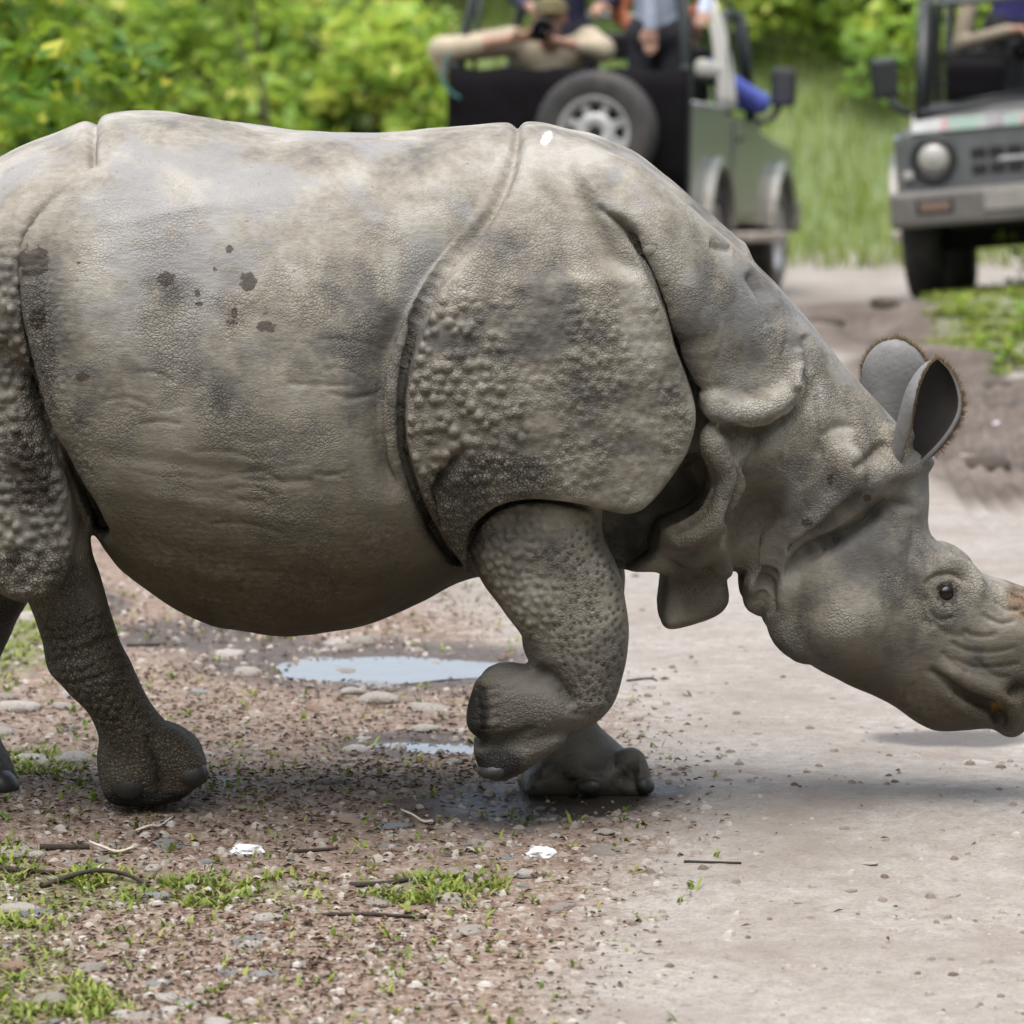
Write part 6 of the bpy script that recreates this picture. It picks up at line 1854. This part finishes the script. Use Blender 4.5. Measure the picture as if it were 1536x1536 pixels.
# driver with the elbow out of the window
L1 = lambda x, y, z_: J1 @ Vector((x, y, z_))
fw = (J1.to_3x3() @ Vector((0, 1, 0)))
hd4 = L1(0.36, 0.98, 1.62)
cs, u4, s4 = head_caps(hd4, fw)
cs += [(hd4 - Vector((0, 0, 0.07)), L1(0.35, 0.92, 1.44), 0.052, 0.056, 0), (L1(0.22, 0.90, 1.38), L1(0.50, 0.90, 1.38), 0.085, 0.085, 1), (L1(0.35, 0.90, 1.30), L1(0.34, 0.88, 0.99), 0.145, 0.135, 1),
       (L1(0.52, 0.90, 1.37), L1(0.80, 1.06, 1.19), 0.068, 0.066, 1), (L1(0.80, 1.06, 1.19), L1(0.66, 1.26, 1.19), 0.062, 0.045, 1), (L1(0.68, 1.22, 1.19), L1(0.56, 1.30, 1.20), 0.036, 0.030, 0),
       (L1(0.18, 0.90, 1.36), L1(0.12, 1.02, 1.12), 0.062, 0.05, 1), (L1(0.12, 1.02, 1.12), L1(0.20, 1.22, 1.18), 0.045, 0.032, 0),
       (L1(0.26, 0.86, 0.96), L1(0.24, 1.30, 0.98), 0.09, 0.07, 2), (L1(0.44, 0.86, 0.96), L1(0.46, 1.30, 0.98), 0.09, 0.07, 2), (L1(0.24, 1.30, 0.98), L1(0.24, 1.46, 0.74), 0.062, 0.045, 2), (L1(0.46, 1.30, 0.98), L1(0.46, 1.46, 0.74), 0.062, 0.045, 2)]
cs += hand_caps(L1(0.56, 1.30, 1.20), fw - Vector((0.2, 0, 0)), (0, 0.2, -1), 0, 0.8) + hand_caps(L1(0.20, 1.22, 1.18), fw, (0, 0.2, -1), 0, 0.8)
p4 = capsule_body('person', cs, [SKINM, cloth('bright_blue_shirt', (0.07, 0.10, 0.42)), cloth('grey_trousers', (0.05, 0.05, 0.055))])
tag(p4, 'driver in bright blue shirt resting an elbow out of the jeep door', 'person')
face_parts(p4, hd4, fw, u4, s4); cap_on(p4, hd4, fw, u4, s4, HAIRM, 'hair', False)
# photographer standing in the other jeep, sleeves on the windscreen frame
L2 = lambda x, y, z_: J2 @ Vector((x, y, z_))
ft = L2(0.16, 1.00, 0.68); ft = Vector((V3(1520, 0, ft.y).x, ft.y, ft.z))
cs, h6, u6, s6 = standing(0, ft, None, None, ((ft + Vector((0.32, -0.12, 1.10)), ft + Vector((0.10, -0.42, 1.16)), (-1, -0.3, 0.1)), (V3(1441, 66, ft.y - 0.10), V3(1512, 46, ft.y - 0.40), (1, -0.3, 0.05))), (0, -1, 0))
cs = [(p, q, r1, r2, (4 if mi == 1 and i_ > 9 and (Vector(q) - Vector(p)).length > 0.12 and r1 < 0.066 else mi)) for i_, (p, q, r1, r2, mi) in enumerate(cs)]
p6 = capsule_body('person', cs, [SKINM, cloth('dark_blue_vest', (0.035, 0.03, 0.16)), cloth('black_trousers', (0.015, 0.015, 0.017)), SHOE, cloth('khaki_sleeve', (0.33, 0.27, 0.19))])
tag(p6, 'person in dark blue vest and khaki sleeves leaning over the windscreen', 'person')
face_parts(p6, h6, (0, -1, 0), u6, s6); cap_on(p6, h6, (0, -1, 0), u6, s6, HAIRM, 'hair', False)
camera_thing(V3(1530, 74, ft.y - 0.44), (0, -1, -0.05), 'black camera held above the bonnet by the person in blue vest', 0.10, 0.05)
bagr = box('camera_bag', L2(0.34, 1.50, 1.24), (0.34, 0.22, 0.24), BLACK, None, 0.05, (0, 0, R(170)))
tag(bagr, 'black camera bag resting on the dashboard of the dark green jeep', 'bag')
# ================================================================== SMALL LOOSE THINGS ON THE GROUND
TWIG = simple_mat('twig_bark', (0.045, 0.030, 0.022), 0.9, var=0.4, scale=30, bump=0.6)
def gp(u, v_, dz_=0.0):
    p = on_z(u, v_, 0); p = on_z(u, v_, gz(p[0], p[1])); return Vector((p[0], p[1], gz(p[0], p[1]) + dz_))
def twig(pts, r0, r1, label, lift=None):
    P = [gp(u, v_, 0.6 * r0 + (lift[i] if lift else 0)) for i, (u, v_) in enumerate(pts)]
    C_ = catmull(P, 5)
    v_, f_ = tube(C_, np.linspace(r0, r1, len(C_)), 7)
    return tag(mesh_obj('twig', v_, f_, TWIG), label, 'twig')
twig([(-20, 1296), (30, 1300), (82, 1307)], 0.010, 0.005, 'dark straight twig lying across the brown litter edge')
twig([(62, 1332), (110, 1322), (150, 1316), (190, 1318), (224, 1330)], 0.007, 0.004, 'dark twig arched over the green weed strip', [0, 0.012, 0.02, 0.012, 0])
twig([(270, 1324), (320, 1318), (360, 1318)], 0.005, 0.004, 'short dark twig at the edge of the green weed strip')
twig([(474, 1376), (540, 1373), (640, 1378)], 0.006, 0.004, 'thin reddish twig lying on the pale pebbles')
twig([(440, 1272), (500, 1270), (505, 1264)], 0.005, 0.003, 'short bent twig beside the white paper scrap')
twig([(525, 1330), (570, 1328), (612, 1322)], 0.008, 0.005, 'stubby dark stick half covered by weeds')
twig([(280, 1456), (360, 1450), (460, 1456)], 0.004, 0.003, 'long thin stem lying among the pebbles')
twig([(190, 970), (230, 968), (262, 966)], 0.006, 0.004, 'dark stick in the damp earth behind the hind leg')
twig([(1160, 812), (1200, 810), (1240, 811)], 0.005, 0.003, 'dry stick on the bare track behind the head')
twig([(940, 1022), (975, 1019), (985, 1022)], 0.004, 0.003, 'tiny stick on the bare track beside the folded knee')
twig([(1026, 1288), (1070, 1287), (1112, 1288)], 0.004, 0.003, 'thin reddish straw lying alone on the bare track')
# curled pale peels
PEEL = simple_mat('pale_peel', (0.62, 0.54, 0.46), 0.7, var=0.2, scale=20)
def peel(pts, w, label, cat='bark peel'):
    C_ = catmull([gp(u, v_, 0.010 + 0.008 * math.sin(i * 2.1)) for i, (u, v_) in enumerate(pts)], 6)
    vs, fs = [], []
    for i, p in enumerate(C_):
        for j in range(6):
            a = -1.2 + 2.4 * j / 5
            vs.append(Vector(p) + Vector((0, math.sin(a) * w, (1 - math.cos(a)) * w * 0.9)))
    for i in range(len(C_) - 1):
        for j in range(5): fs.append((i * 6 + j, i * 6 + j + 1, (i + 1) * 6 + j + 1, (i + 1) * 6 + j))
    o = mesh_obj('bark_peel', vs, fs, PEEL)
    md_ = o.modifiers.new('thick', 'SOLIDIFY'); md_.thickness = 0.003
    return tag(o, label, cat)
peel([(204, 1244), (225, 1242), (240, 1236), (258, 1230)], 0.008, 'pale curled bark peel lying alone on the brown litter')
peel([(134, 1262), (150, 1270), (175, 1269), (200, 1267)], 0.009, 'pale curled bark peel at the end of a dark twig')
peel([(602, 1216), (618, 1224), (634, 1228), (650, 1230)], 0.009, 'pale curled bark peel beside the dark scraped earth')
twig([(60, 1262), (95, 1266), (134, 1265)], 0.009, 0.007, 'dark twig touching a pale curled peel')
# white scraps
PAPER = simple_mat('white_paper', (0.74, 0.73, 0.75), 0.7, var=0.06, scale=20)
def scrap(u, v_, wpx, seed, label):
    bm = bmesh.new()
    bmesh.ops.create_icosphere(bm, subdivisions=3, radius=1.0)
    for q in bm.verts:
        n_ = mnoise.noise(q.co * 1.6 + Vector((seed, 0, 0))) * 0.35 + mnoise.noise(q.co * 4 + Vector((0, seed, 0))) * 0.22
        q.co *= 1 + n_
        q.co.z *= 0.42
        if q.co.z < -0.15: q.co.z = -0.15
    me = bpy.data.meshes.new('paper_scrap'); bm.to_mesh(me); bm.free(); me.materials.append(PAPER)
    o = bpy.data.objects.new('paper_scrap', me); COL.objects.link(o)
    p = gp(u, v_); s_ = wpx / 2 / 600
    o.location = p + Vector((0, 0, 0.1 * s_)); o.scale = (s_, s_ * 0.8, s_ * 1.1)
    return tag(o, label, 'paper scrap')
scrap(370, 1270, 48, 2.0, 'crumpled white paper scrap on the brown litter below the belly')
scrap(812, 1276, 40, 5.0, 'crumpled white paper scrap below the dark scraped earth and standing foot')
# bits on the mud
scrap(1496, 632, 22, 8.0, 'pink and white scrap lying on the tyre-marked mud')['category'] = 'paper scrap'
peel([(1440, 698), (1455, 694), (1468, 688)], 0.006, 'pale dry leaf strip lying on the tyre-marked mud', 'dry leaf')
CLOD = simple_mat('earth_clod', (0.10, 0.075, 0.055), 0.95, var=0.3, scale=9, bump=0.9)
for i_, (u, v_, wpx, lb) in enumerate([(1236, 478, 62, 'dark earth clod on the bank beside the neck outline'), (1505, 585, 95, 'dark crumbly earth clod under the turf of the bank'), (1450, 590, 50, 'small dark earth clod by the ear tip'), (1480, 705, 80, 'low earth clod beside the tyre marks'), (1330, 470, 50, 'rounded earth clod on the bank below the road'), (1320, 520, 40, 'small rounded clod on the mud above the far ear')]):
    me = stone_mesh('earth_clod', 30 + i_, 0.5); me.materials.append(CLOD)
    o = bpy.data.objects.new('earth_clod', me); COL.objects.link(o)
    p = gp(u, v_); s_ = wpx / 2 / 590 * (p.y + CAM_D) / 11
    o.location = p - Vector((0, 0, 0.1 * s_)); o.scale = (s_, s_ * 0.9, s_); o.rotation_euler = (0, 0, i_ * 1.3)
    tag(o, lb, 'clod')
